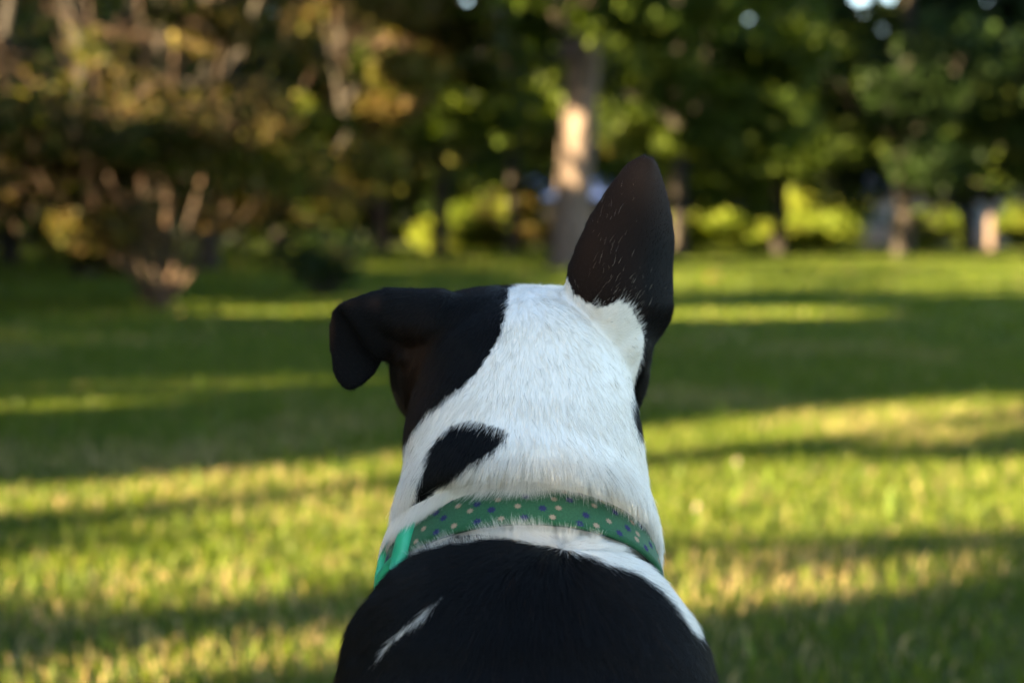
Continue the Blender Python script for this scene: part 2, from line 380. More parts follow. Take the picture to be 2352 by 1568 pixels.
tree('small_tree', b0, 'spreading many-stemmed small tree with reddish branches at the left edge of the lawn', 'tree', st, cl, 100000, .08, OLIVE + OLIVE + GREEN, 31, bark_red, vert=.6, twigs=9, twig_r=.006, limb_k=.5)

# the big tree in the middle
rs = np.random.RandomState(5)
b1 = W(1312, 617, 27.0); b1[2] = 0
trunk = [((0, 0, -.1), .50), ((0, 0, .25), .41), ((.01, 0, 1.0), .355), ((.08, 0, 2.0), .33), ((.16, 0, 3.0), .315), ((.22, 0, 3.8), .32), ((.24, 0, 4.4), .30)]
st = [([p for p, r in trunk], [r for p, r in trunk])]
for (x_, y_, z_, r_) in [(-1.6, .8, 9.0, .17), (1.7, 1.0, 9.5, .18), (.5, -.2, 10.5, .2), (-.8, 2.2, 9, .14), (2.2, -.3, 8.6, .12)]:
    st.append((bent((0, 0, 3.9), (x_, y_, z_), rs, 5, .05, .04), [r_ * k for k in (1.2, 1, .85, .7, .5, .3)]))
cl = [c for c in blob(95, 6.3, 3.4, 13, rs, (.8, 1.5)) if c[1] > -1 or c[2] > 4.2]
cl += [(rs.normal() * 1.2, -1.2 - rs.rand(), 3.9 + 1.2 * rs.rand(), .6) for _ in range(16)]
cl += [(1.6 + 3.2 * rs.rand(), 1 + 2.5 * rs.rand(), 2.3 + 2.2 * rs.rand(), .8) for _ in range(26)] + [(-1.4 - 3.5 * rs.rand(), 1 + 2.5 * rs.rand(), 2.7 + 1.9 * rs.rand(), .8) for _ in range(26)]
tree('tree', b1, 'large tree with the thick pale grey trunk lit by a patch of sun', 'tree', st, cl, 95000, .18, GREEN, 32, bark_grey, clear_limbs=True, zlimb=5.5)

def simple_tree(px, Y, h, r, zlow, label, tints, seed, trunk_r=.2, nleaf=16000, lsize=.2, bark=bark_dark, name='tree', group=None, ncl=40, twigs=0, xy=None, rc=None):
    rs = np.random.RandomState(seed)
    b = W(px, 525, Y) if xy is None else np.array([xy[0], xy[1], 0.]); b[2] = 0
    lean = rs.normal() * .2
    path = [(0, 0, -.1), (0, 0, .3), (lean * .3, 0, h * .3), (lean, .1, h * .6), (lean * 1.4, 0, h * .9)]
    st = [(path, [trunk_r * k for k in (1.25, 1, .85, .55, .15)])]
    for _ in range(4 if xy is None else 2):
        a = rs.rand() * 6.28; z = h * (.5 + .3 * rs.rand())
        st.append((bent((lean * .4, 0, h * .3), (math.cos(a) * r * .6, math.sin(a) * r * .6, z), rs, 4, .06), [trunk_r * k for k in (.5, .42, .34, .24, .12)]))
    cl = blob(ncl, r, zlow if xy is None else .4, h, rs, rc or (.16 * r + .2, .28 * r + .3), dome=xy is None)
    return tree(name, b, label, 'tree', st, cl, nleaf, lsize, tints, seed + 100, bark, group=group, twigs=twigs, clear_limbs=True)
# the dark wood on the left, behind the small tree
G = 'trees of the dark wood on the left'
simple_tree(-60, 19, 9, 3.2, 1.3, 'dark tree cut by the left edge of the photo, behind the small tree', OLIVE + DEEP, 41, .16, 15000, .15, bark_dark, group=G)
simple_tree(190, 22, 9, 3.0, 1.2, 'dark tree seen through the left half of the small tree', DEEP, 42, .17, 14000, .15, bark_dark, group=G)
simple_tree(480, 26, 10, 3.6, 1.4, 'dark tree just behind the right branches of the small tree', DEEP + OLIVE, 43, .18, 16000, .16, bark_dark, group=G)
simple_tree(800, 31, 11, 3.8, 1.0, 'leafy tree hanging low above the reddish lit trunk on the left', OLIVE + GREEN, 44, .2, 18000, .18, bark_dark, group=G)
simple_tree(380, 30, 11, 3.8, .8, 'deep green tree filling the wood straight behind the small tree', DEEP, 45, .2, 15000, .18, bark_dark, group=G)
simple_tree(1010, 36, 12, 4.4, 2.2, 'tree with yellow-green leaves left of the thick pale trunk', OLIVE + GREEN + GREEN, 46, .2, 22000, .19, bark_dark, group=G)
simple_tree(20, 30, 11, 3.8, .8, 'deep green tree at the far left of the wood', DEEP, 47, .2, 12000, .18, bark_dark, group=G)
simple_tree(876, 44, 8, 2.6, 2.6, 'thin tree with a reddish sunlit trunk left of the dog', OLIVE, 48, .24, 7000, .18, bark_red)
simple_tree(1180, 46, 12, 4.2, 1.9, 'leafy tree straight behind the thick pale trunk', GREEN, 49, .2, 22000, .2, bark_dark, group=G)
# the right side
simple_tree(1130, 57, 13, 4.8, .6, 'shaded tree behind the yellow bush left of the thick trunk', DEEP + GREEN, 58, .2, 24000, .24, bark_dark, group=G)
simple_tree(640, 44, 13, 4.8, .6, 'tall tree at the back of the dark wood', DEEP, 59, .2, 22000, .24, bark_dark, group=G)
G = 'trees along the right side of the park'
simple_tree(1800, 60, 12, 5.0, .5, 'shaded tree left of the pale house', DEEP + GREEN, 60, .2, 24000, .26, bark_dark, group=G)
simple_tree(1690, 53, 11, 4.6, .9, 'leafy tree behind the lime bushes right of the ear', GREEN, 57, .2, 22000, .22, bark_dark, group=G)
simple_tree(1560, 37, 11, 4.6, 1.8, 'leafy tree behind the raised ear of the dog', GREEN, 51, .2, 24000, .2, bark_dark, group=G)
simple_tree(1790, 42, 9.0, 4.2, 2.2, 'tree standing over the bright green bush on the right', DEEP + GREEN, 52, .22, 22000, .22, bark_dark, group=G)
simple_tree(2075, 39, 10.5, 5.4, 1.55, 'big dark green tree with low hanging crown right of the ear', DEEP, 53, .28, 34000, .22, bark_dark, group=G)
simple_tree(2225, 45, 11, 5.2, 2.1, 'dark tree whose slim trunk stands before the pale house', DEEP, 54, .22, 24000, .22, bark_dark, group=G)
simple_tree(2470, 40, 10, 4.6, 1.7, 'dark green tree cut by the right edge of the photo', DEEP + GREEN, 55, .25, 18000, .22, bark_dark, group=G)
simple_tree(2277, 47.5, 8, 1.6, 3.0, 'pale trunked young tree lit by the sun at the right', GREEN, 56, .15, 3000, .2, bark_grey)

def bush(px, Y, w, h, label, tints, seed, nleaf=5000, lsize=.14, group=None):
    rs = np.random.RandomState(seed); b = W(px, 525, Y); b[2] = 0
    root = empty('bush', b, label=label, cat='bush', group=group)
    cl = np.array([(rs.normal() * w * .24, rs.normal() * w * .2, h * (.2 + .62 * rs.rand()), .2 * w + .1) for _ in range(14)])
    V = []; F = []
    for c in cl:
        v, f = tube(bent((rs.normal() * .05, rs.normal() * .05, -.02), c[:3], rs, 3, .06), [.03, .022, .016, .008], 5)
        o = len(V); V.extend(v); F.extend([tuple(i + o for i in q) for q in f])
    obj('stem', mesh_from('stem', V, F, [bark_dark]), parent=root)
    P, d, e, c = leaves(cl[:, :3], cl[:, 3], lsize, nleaf, tints, rs, flat=.7)
    k = P[:, 2] > .03
    obj('foliage', leaf_mesh('foliage', P[k], d[k], e[k], c[k], leaf_a), parent=root)
G = 'bushes along the far edge of the lawn'
bush(745, 15.5, .9, .75, 'small dark bush on the lawn left of the dog', DEEP, 61, 1100, .07)
bush(1075, 50, 3.6, 1.7, 'yellow-green sunlit bush left of the thick trunk', LIME, 62, 9000, .16, G)
bush(1190, 48, 2.2, 2.6, 'taller yellow bush close to the left side of the thick trunk', LIME + OLIVE, 63, 6000, .16, G)
bush(1600, 46, 2.8, 1.6, 'bright green bush right beside the raised ear', LIME, 64, 6000, .16, G)
bush(1740, 45, 1.9, 1.0, 'lowest round lime bush right of the raised ear', LIME, 65, 2500, .14, G)
bush(1845, 47, 3.4, 2.2, 'widest bright green bush under the right hand trees', LIME, 66, 9000, .16, G)
bush(2135, 49, 2.4, 1.4, 'lime bush in front of the pale house, between two trunks', LIME, 67, 5000, .16, G)
bush(2345, 50, 2.0, 1.7, 'green bush at the right edge of the photo', LIME + GREEN, 68, 5000, .16, G)

# far woods: one dense mass behind everything
rs = np.random.RandomState(77)
n_ = 2200
cx_ = (rs.rand(n_) * 2 - 1) * 60; cy_ = 76 + 16 * rs.rand(n_); hz = 15 + 4 * vnoise(cx_ * .1, cy_ * 0, 9)
hz = np.where((cx_ > 12) & (cx_ < 24), 10.3, hz)
hz = np.where((cx_ > -4.5) & (cx_ < -.5), 12.2, hz)
low = np.where((cx_ > 17) & (cx_ < 60), 2.2, .2)
cz_ = low + (hz - low) * rs.rand(n_)
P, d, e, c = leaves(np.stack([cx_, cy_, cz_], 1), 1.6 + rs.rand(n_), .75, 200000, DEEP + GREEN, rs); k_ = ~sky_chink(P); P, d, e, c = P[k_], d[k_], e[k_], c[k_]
obj('far_woods', leaf_mesh('far_woods', P, d, e, c, leaf_a), kind='stuff', label='distant dark green woods closing the park behind the trees', cat='woods')

# ------------------------------------------------------------------ unseen grove beside the lawn, added and pierced to cast its broken shade
GROVE = 'unseen shade trees of the grove left of the lawn'
gi = 0
spots = [(-9.5, -9.5, 9, 4.2, .8), (-11.5, -4.2, 11, 4.4, .5), (-12.5, 1.0, 11, 4.2, .5), (-12.0, 6.0, 12, 4.2, .5), (-13.5, 11, 13, 4.4, .8), (-15.5, 16, 14, 4.4, 1), (-17.5, 21, 15, 4.6, 1),
         (-19.5, 26.5, 16, 4.8, 1), (-22, 32, 17, 5, 1), (-24, 38, 18, 5, 1), (-27, 44, 18, 5.2, 1), (-19, -2, 16, 5, 2.0), (-21, 6, 17, 5, 2.5), (-24, 14, 19, 5.2, 3), (-27, 23, 20, 5.4, 3), (-31, 33, 21, 5.6, 3), (-31, 53, 20, 5.4, 2), (-36, 62, 21, 5.6, 2), (-40, 72, 22, 5.8, 2), (-38, 46, 23, 5.6, 4), (-45, 84, 22, 6, 2)]
words = ['behind the photographer', 'beside the dog', 'a step ahead of the dog', 'opposite the near lawn', 'opposite the small tree', 'past the small tree', 'by the dark wood', 'at the corner of the dark wood',
         'deep in the dark wood', 'far along the lawn', 'at the far end of the lawn']
for i, (gx, gy, h, r, zl) in enumerate(spots):
    near = i < 4
    simple_tree(0, 0, h, r, zl, 'tall unseen shade tree of the grove left of the photo, ' + (words[i] if i < 11 else 'back row ' + words[i - 11]), GREEN, 200 + i, .11 if near else .16,
                80000 if near else (50000 if i < 11 else 42000), .12 if near else .22, bark_dark, group=GROVE, ncl=110 if near else 85, xy=(gx, gy), rc=(.9, 1.5) if near else (1.3, 2.0))

# ------------------------------------------------------------------ far buildings and small things
def bx(V, F, lo, hi):
    o = len(V); (x0, y0, z0), (x1, y1, z1) = lo, hi
    V += [(x0, y0, z0), (x1, y0, z0), (x1, y1, z0), (x0, y1, z0), (x0, y0, z1), (x1, y0, z1), (x1, y1, z1), (x0, y1, z1)]
    F += [tuple(i + o for i in q) for q in ((0, 3, 2, 1), (4, 5, 6, 7), (0, 1, 5, 4), (1, 2, 6, 5), (2, 3, 7, 6), (3, 0, 4, 7))]
def box_obj(name, boxes, m, parent):
    V = []; F = []
    for lo, hi in boxes: bx(V, F, lo, hi)
    return obj(name, mesh_from(name, V, F, [m], smooth=False), parent=parent)
def house(x, y, w, dpt, hw, hr, mw, mr, label, name='house', wins=3):
    root = empty(name, (x, y, 0), label=label, cat=name)
    box_obj('wall', [((-w / 2, 0, 0), (w / 2, dpt, hw))], mw, root)
    V = [(-w / 2 - .3, -.4, hw + .003), (w / 2 + .3, -.4, hw + .003), (w / 2 + .3, dpt + .4, hw + .003), (-w / 2 - .3, dpt + .4, hw + .003), (-w / 2 - .3, dpt / 2, hw + hr), (w / 2 + .3, dpt / 2, hw + hr)]
    F = [(0, 1, 5, 4), (2, 3, 4, 5), (0, 4, 3), (1, 2, 5), (0, 3, 2, 1)]
    obj('roof', mesh_from('roof', V, F, [mr], smooth=False), parent=root)
    for k in range(wins):
        wx = -w / 2 + w * (k + .5) / wins
        if wins > 1 and k == wins // 2:
            dd = box_obj('door', [((wx - .5, -.05, 0), (wx + .5, -.003, min(2.1, hw - .3)))], door_m, root); continue
        f = box_obj('window', [((wx - .75, -.06, hw * .35), (wx + .75, -.003, hw * .8))], trim_m, root)
        box_obj('pane', [((wx - .65, -.075, hw * .35 + .1), (wx + .65, -.062, hw * .8 - .1))], glass_m, f)
trim_m = noise_mat('white trim', (.22, .21, .2), (.3, .29, .27), 4, .6); door_m = noise_mat('door paint', (.10, .06, .04), (.14, .08, .05), 4, .5)
glass_m = noise_mat('window glass', (.03, .035, .045), (.05, .06, .075), 2, .35, spec=.3)
house(19.6, 66, 10.5, 6, 2.3, 1.6, noise_mat('pale pinkish siding', (.16, .12, .10), (.22, .165, .14), 2, .8), noise_mat('slate shingles', (.10, .10, .12), (.18, .18, .2), 12, .9),
      'pale pinkish house with windows seen under the trees on the right', wins=7)
house(W(1315, 525, 62)[0], 62, 3.3, 3, 2.05, .95, noise_mat('dark boards', (.05, .045, .04), (.09, .08, .07), 5, .8), noise_mat('pale blue roofing', (.20, .27, .50), (.28, .35, .6), 6, .6),
      'small shed with a pale blue roof behind the thick trunk', name='shed', wins=1)
# mulch bed
mulch = noise_mat('red brown mulch', (.10, .035, .018), (.24, .09, .045), 30, 1, .8)
mc = GP(2245, 578); V = [(mc[0], mc[1], .05)] ; 
for k in range(28):
    a = k / 28 * 6.283; q = 1 + .12 * math.sin(3 * a + 1); V.append((mc[0] + 2.0 * q * math.cos(a), mc[1] + 1.6 * q * math.sin(a), .004))
obj('mulch_bed', mesh_from('mulch_bed', V, [(0, k + 1, (k + 1) % 28 + 1) for k in range(28)], [mulch]), kind='structure')
# dry leaf on the lawn
lp = GP(1640, 655)
V = []; F = []
for i in range(7):
    t = i / 6; w_ = .07 * math.sin(math.pi * min(1, t * 1.02)) ** .7
    for s_ in (-1, 0, 1): V.append((-.12 + .24 * t, s_ * w_, .05 + .03 * abs(s_) + .05 * math.sin(t * 3)))
for i in range(6):
    for s_ in (0, 1): F.append((i * 3 + s_, i * 3 + s_ + 1, i * 3 + s_ + 4, i * 3 + s_ + 3))
o = obj('fallen_leaf', mesh_from('fallen_leaf', V, F, [noise_mat('dry leaf', (.35, .12, .04), (.5, .2, .07), 20, .7)]), label='lone orange dry leaf lying on the lawn right of the ear', cat='leaf')
o.location = lp; o.rotation_euler = (0, 0, .4)
# clover flowers
clm = noise_mat('clover petals', (.35, .26, .2), (.45, .36, .28), 40, .7); stm = noise_mat('clover stalk', (.06, .12, .03), (.1, .18, .04), 20, .7)
def clover(px, py, label):
    p = GP(px, py + 26); root = empty('clover_flower', p, label=label, cat='flower', group='clover flowers in the lawn')
    v, f = tube([(0, 0, 0), (.004, 0, .03), (.0, .003, .058)], [.0012] * 3, 6); obj('stalk', mesh_from('stalk', v, f, [stm]), parent=root)
    rs = np.random.RandomState(int(px)); V = []; F = []
    for k in range(60):
        z = 1 - 1.7 * (k + .5) / 60; a = k * 2.4; q = math.sqrt(max(0, 1 - z * z)); dr = np.array([q * math.cos(a), q * math.sin(a), z])
        sd = np.cross(dr, [.3, .2, 1.]); sd /= np.linalg.norm(sd); c0 = np.array([0, 0, .062]); o = len(V)
        V += [c0 + dr * .002 - sd * .001, c0 + dr * .002 + sd * .001, c0 + dr * .008 + sd * .0018, c0 + dr * .0105, c0 + dr * .008 - sd * .0018]; F.append((o, o + 1, o + 2, o + 3, o + 4))
    obj('blossom', mesh_from('blossom', V, F, [clm], smooth=False), parent=root)
clover(1692, 1082, 'white clover flower farthest off in the lawn right of the neck'); 
clover(1600, 1196, 'white clover flower in the sunny grass close to the collar, right side')

# ------------------------------------------------------------------ the dog
def catmull(rows, n_):
    """rows (k,m) -> n_ interpolated rows"""
    A = np.asarray(rows, float); k = len(A); out = []
    for j in range(n_):
        t = j / (n_ - 1) * (k - 1); i = min(int(t), k - 2); f = t - i
        p0, p1, p2, p3 = A[max(i - 1, 0)], A[i], A[i + 1], A[min(i + 2, k - 1)]
        out.append(.5 * (2 * p1 + (p2 - p0) * f + (2 * p0 - 5 * p1 + 4 * p2 - p3) * f * f + (3 * p1 - p0 - 3 * p2 + p3) * f ** 3))
    return np.array(out)
def spow(c, e): return np.sign(c) * np.abs(c) ** e
def loft(rings, n_, seg=56, e=.9):
    """rings: rows L(3) R(3) N(3) F(3): left, right, back and front point"""
    A = catmull([np.concatenate(r) for r in rings], n_); V = []; F = []
    for r in A:
        Lp, Rp, Np, Fp = r[:3], r[3:6], r[6:9], r[9:12]; cc = (Lp + Rp) / 2; ax = (Rp - Lp) / 2
        for k in range(seg):
            th = 2 * math.pi * k / seg; c_, s_ = math.cos(th), math.sin(th)
            p = cc + ax * spow(c_, e) + ((Np - cc) if s_ > 0 else (cc - Fp)) * spow(s_, e); V.append(p)
    for i in range(n_ - 1):
        for k in range(seg):
            k2 = (k + 1) % seg; F.append((i * seg + k, i * seg + k2, (i + 1) * seg + k2, (i + 1) * seg + k))
    F.append(tuple(range(seg - 1, -1, -1))); F.append(tuple((n_ - 1) * seg + k for k in range(seg)))
    return V, F
BM = bmesh.new()
def add_vf(V, F):
    vs = [BM.verts.new(tuple(v)) for v in V]
    for f in F:
        try: BM.faces.new([vs[i] for i in f])
        except ValueError: pass
def ellipsoid(c, r, rot=None):
    m = Matrix.Translation(c) @ (rot or Matrix.Identity(4)) @ Matrix.Diagonal((*r, 1))
    bmesh.ops.create_uvsphere(BM, u_segments=32, v_segments=20, radius=1, matrix=m)
def limb(path, radii, seg=20):
    V, F = tube(path, radii, seg); n_ = len(path)
    F = list(F) + [tuple(range(seg - 1, -1, -1)), tuple((n_ - 1) * seg + k for k in range(seg))]; add_vf(V, F)

# collar geometry (shared with the fur: no hair grows under it)
cL, cR, cN = W(893, 1318, .902), W(1504, 1304, .902), W(1195, 1160, .8575)
cc = (cL + cR) / 2; cax = (cR - cL) / 2; cup = cN - cc; cup -= cax * (cup @ cax) / (cax @ cax); cb = np.linalg.norm(cup); ca = np.linalg.norm(cax)
cX = cax / ca; cU = cup / cb; cT = np.cross(cX, cU); cT = cT if cT[2] > 0 else -cT

HWID = .0164
def csurf(th, s_, off=0.0):
    """a point of the strap: th round the neck (pi/2 = nape), s_ across (-1 lower .. 1 upper), off = away from the neck"""
    th = np.asarray(th, float); s_ = np.asarray(s_, float)
    flare = 1 - .030 * s_
    e1 = np.cos(th)[..., None] * cX * ca * flare[..., None] + np.sin(th)[..., None] * cU * (cb if True else cb) * flare[..., None]
    nn = np.cos(th)[..., None] * cX / ca + np.sin(th)[..., None] * cU / cb; nn /= np.linalg.norm(nn, axis=-1, keepdims=True)
    return cc + e1 + cT * (s_ * HWID)[..., None] + nn * (off + .0012 * (1 - s_ ** 2))[..., None] if np.ndim(off) else cc + e1 + cT * (s_ * HWID)[..., None] + nn * (off + .0012 * (1 - s_ ** 2))[..., None]
XC = .006
def ring(Lx, Ly, Rx, Ry, Yc, Nx, Ny, Yn, front):
    Lp, Rp = W(Lx, Ly, Yc), W(Rx, Ry, Yc); Np = W(Nx, Ny, Yn); cc = (Lp + Rp) / 2
    d = cc - Np; d /= np.linalg.norm(d); return (Lp, Rp, Np, cc + d * front)
def wring(c, a, up, b, b2):
    c = np.array(c, float); up = np.array(up, float); up /= np.linalg.norm(up)
    return (c - [a, 0, 0], c + [a, 0, 0], c + up * b, c - up * b2)
rings = [
    wring((XC, .44, .10), .05, (0, -.95, .3), .03, .03), wring((XC, .47, .13), .10, (0, -.9, .45), .09, .07), wring((XC, .55, .21), .118, (0, -.8, .6), .115, .11), wring((XC, .66, .32), .118, (0, -.75, .66), .115, .12),
    ring(742, 1745, 1682, 1745, .815, 1210, 1640, .738, .12),
    ring(778, 1590, 1640, 1590, .838, 1208, 1450, .772, .12),
    ring(808, 1480, 1612, 1490, .855, 1200, 1340, .793, .115),
    ring(856, 1428, 1568, 1425, .870, 1190, 1275, .812, .11),
    ring(890, 1392, 1538, 1380, .885, 1182, 1242, .835, .10),
    ring(916, 1362, 1508, 1348, .897, 1180, 1222, .855, .09),
    ring(912, 1325, 1492, 1318, .905, 1195, 1165, .866, .085),
    ring(914, 1282, 1494, 1284, .910, 1200, 1112, .868, .082),
    ring(900, 1247, 1514, 1264, .914, 1200, 1073, .8525, .082),
    ring(908, 1200, 1508, 1218, .918, 1200, 1028, .857, .082),
    ring(924, 1140, 1490, 1155, .926, 1200, 985, .866, .082),
    ring(932, 1075, 1480, 1080, .936, 1205, 960, .871, .085),
    ring(930, 1020, 1470, 1020, .950, 1210, 880, .884, .085),
    ring(940, 950, 1452, 950, .965, 1215, 800, .897, .085),
    ring(960, 890, 1440, 890, .980, 1215, 735, .909, .08),
    ring(1000, 840, 1410, 840, .995, 1215, 688, .930, .06),
    ring(1060, 790, 1360, 790, 1.01, 1212, 671, .950, .05)]
add_vf(*loft(rings, 110))
# the roll of loose skin that hangs over the collar's upper edge
fold = []
for k in range(40):
    th_ = math.radians(-10 + 200 * k / 39); dg_ = math.degrees(th_)
    s_ = np.interp(dg_, [-10, 20, 55, 80, 100, 118, 135, 150, 170, 190], [.9, 1.0, 1.1, 1.25, 1.25, 1.12, .78, .72, .75, .9])
    fold.append(csurf(np.array(th_), np.array(s_), float(np.interp(dg_, [-10, 15, 50, 130, 152, 190], [-.003, -.0015, .003, .0035, -.001, -.004]))))
limb(fold, list(np.interp(range(40), [0, 4, 16, 20, 26, 30, 36, 39], [.003, .0045, .0058, .0052, .0075, .0078, .0045, .003])))
# skull and muzzle: sections facing forward
def hring(Lx, Rx, ymid, top, bot, Y, topx=1190):
    return (W(Lx, ymid, Y), W(Rx, ymid, Y), W(topx, top, Y), W((Lx + Rx) / 2, bot, Y))
head = [hring(1120, 1300, 790, 735, 840, .926, 1210), hring(1010, 1405, 795, 692, 900, .935, 1210), hring(928, 1460, 800, 666, 960, .951, 1205), hring(900, 1488, 820, 657, 1010, .975, 1200), hring(897, 1490, 840, 656, 1030, 1.01, 1200),
        hring(905, 1478, 850, 664, 1030, 1.045, 1195), hring(950, 1440, 850, 690, 1010, 1.08, 1195), hring(1020, 1370, 860, 740, 990, 1.11, 1195),
        hring(1055, 1335, 860, 770, 970, 1.15, 1195), hring(1070, 1320, 855, 775, 950, 1.19, 1195), hring(1100, 1290, 855, 790, 920, 1.212, 1195)]
add_vf(*loft(head, 50, e=.84))
# ears. Each is a curved sheet with thickness, later grown into the skull
def sheet(rowsL, rowsR, bulge, thick, nv=44, nu=22, dirb=(0, -1, 0)):
    A = catmull(rowsL, nv); B = catmull(rowsR, nv); bu = catmull([[b_] for b_ in bulge], nv)[:, 0]; V = []; F = []
    dirb = np.array(dirb, float)
    Gd = np.array([[A[i] * (1 - j / (nu - 1)) + B[i] * j / (nu - 1) + dirb * bu[i] * math.sin(math.pi * j / (nu - 1)) ** .8 for j in range(nu)] for i in range(nv)])
    NG = np.cross(np.gradient(Gd, axis=0), np.gradient(Gd, axis=1)); NG /= np.linalg.norm(NG, axis=2, keepdims=True) + 1e-9
    if NG[nv // 2, nu // 2, 1] < 0: NG = -NG
    for lay in (0, 1):
        for i in range(nv):
            for j in range(nu):
                t = j / (nu - 1); ed = math.sin(math.pi * t); p = A[i] * (1 - t) + B[i] * t + dirb * bu[i] * ed ** .8
                endf = min(1, (nv - 1 - i) / 4 + .15)
                V.append(p + NG[i, j] * (lay - .5) * thick * (.62 + .38 * ed ** .5) * (max(endf, .6)))
    def idx(l_, i, j): return l_ * nv * nu + i * nu + j
    for i in range(nv - 1):
        for j in range(nu - 1):
            F.append((idx(0, i, j), idx(0, i, j + 1), idx(0, i + 1, j + 1), idx(0, i + 1, j))); F.append((idx(1, i, j), idx(1, i + 1, j), idx(1, i + 1, j + 1), idx(1, i, j + 1)))
    for i in range(nv - 1):
        F.append((idx(0, i, 0), idx(0, i + 1, 0), idx(1, i + 1, 0), idx(1, i, 0))); F.append((idx(0, i, nu - 1), idx(1, i, nu - 1), idx(1, i + 1, nu - 1), idx(0, i + 1, nu - 1)))
    for j in range(nu - 1):
        F.append((idx(0, 0, j), idx(1, 0, j), idx(1, 0, j + 1), idx(0, 0, j + 1))); F.append((idx(0, nv - 1, j), idx(0, nv - 1, j + 1), idx(1, nv - 1, j + 1), idx(1, nv - 1, j)))
    add_vf(V, F)
# upright ear
eL = [(1330, 800, .965), (1305, 720, .955), (1300, 665, .95), (1304, 622, .945), (1322, 572, .942), (1347, 516, .94), (1378, 462, .938), (1412, 414, .936), (1440, 382, .935), (1466, 364, .934), (1480, 360, .934)]
eR = [(1470, 845, .975), (1500, 790, .985), (1535, 735, .985), (1543, 690, .982), (1541, 625, .978), (1545, 560, .972), (1538, 490, .965), (1524, 432, .957), (1512, 398, .950), (1500, 370, .942), (1490, 361, .936)]
sheet([W(*p) for p in eL], [W(*p) for p in eR], [.03, .042, .046, .044, .04, .034, .028, .02, .012, .006, .002], .0062)
ellipsoid(W(1400, 740, .955), (.024, .028, .034), Matrix.Rotation(-.35, 4, 'Y'))
ellipsoid(W(1440, 800, .968), (.016, .024, .028))
ellipsoid(W(1487, 812, .985), (.004, .005, .006))
# folded ear: root part that leaves the skull sideways, then the tip that hangs
limb([W(1080, 735, .965), W(1010, 730, .955), W(950, 728, .95), W(900, 722, .948), W(858, 718, .949), W(826, 716, .952), W(805, 716, .955)], [.016, .0200, .0192, .0180, .0140, .0095, .0050])
fT = [(868, 662, .948), (845, 672, .945), (815, 682, .946), (792, 690, .95)]
sheet([W(*p) for p in [(900, 662, .950), (860, 668, .948), (825, 680, .947), (798, 690, .950), (778, 706, .956)]],
      [W(*p) for p in [(930, 830, .955), (900, 828, .953), (868, 826, .952), (845, 795, .950), (822, 745, .950)]], [.012, .010, .008, .006, .003], .007, 26, 22)
sheet([W(*p) for p in [(800, 689, .954), (778, 698, .958), (763, 718, .961), (757, 750, .963), (758, 800, .963), (763, 842, .961), (771, 868, .960), (781, 884, .958), (794, 893, .957)]],
      [W(*p) for p in [(850, 700, .960), (868, 720, .965), (880, 750, .968), (884, 790, .968), (880, 822, .966), (866, 852, .963), (846, 874, .960), (824, 888, .958), (802, 894, .957)]], [.004, .006, .007, .007, .006, .005, .004, .002, .001], .0055, 52, 20)
# chest, legs, haunches, paws, tail
ellipsoid((XC, .87, .40), (.095, .09, .15))
for s_ in (-1, 1):
    limb([(XC + s_ * .075, .84, .42), (XC + s_ * .075, .86, .32), (XC + s_ * .068, .885, .2), (XC + s_ * .065, .885, .1), (XC + s_ * .065, .895, .03)], [.05, .044, .028, .022, .021])
    ellipsoid((XC + s_ * .066, .915, .021), (.029, .042, .0215))
    for t_ in (-1.5, -.5, .5, 1.5): ellipsoid((XC + s_ * .066 + t_ * .0125, .95 - .004 * abs(t_), .014), (.0085, .016, .0135))
    ellipsoid((XC + s_ * .105, .60, .15), (.06, .13, .125)); ellipsoid((XC + s_ * .12, .66, .05), (.035, .1, .045))
    ellipsoid((XC + s_ * .125, .775, .022), (.027, .05, .022))
    for t_ in (-1.5, -.5, .5, 1.5): ellipsoid((XC + s_ * .125 + t_ * .012, .822 - .004 * abs(t_), .014), (.008, .015, .0135))
limb([(XC, .47, .12), (XC + .01, .42, .06), (XC + .03, .38, .022), (XC + .08, .34, .018), (XC + .15, .33, .016), (XC + .21, .35, .012)], [.028, .022, .018, .015, .011, .006])
me0 = bpy.data.meshes.new('dog_base'); bmesh.ops.recalc_face_normals(BM, faces=BM.faces); BM.to_mesh(me0); BM.free()
tmp = bpy.data.objects.new('dog_base', me0); C.objects.link(tmp)
md = tmp.modifiers.new('r', 'REMESH'); md.mode = 'VOXEL'; md.voxel_size = .0023
ms = tmp.modifiers.new('s', 'SMOOTH'); ms.factor = .5; ms.iterations = 8
dg = bpy.context.evaluated_depsgraph_get(); me = bpy.data.meshes.new_from_object(tmp.evaluated_get(dg)); me.name = 'dog'
bpy.data.objects.remove(tmp); bpy.data.meshes.remove(me0)
me.polygons.foreach_set('use_smooth', [True] * len(me.polygons))

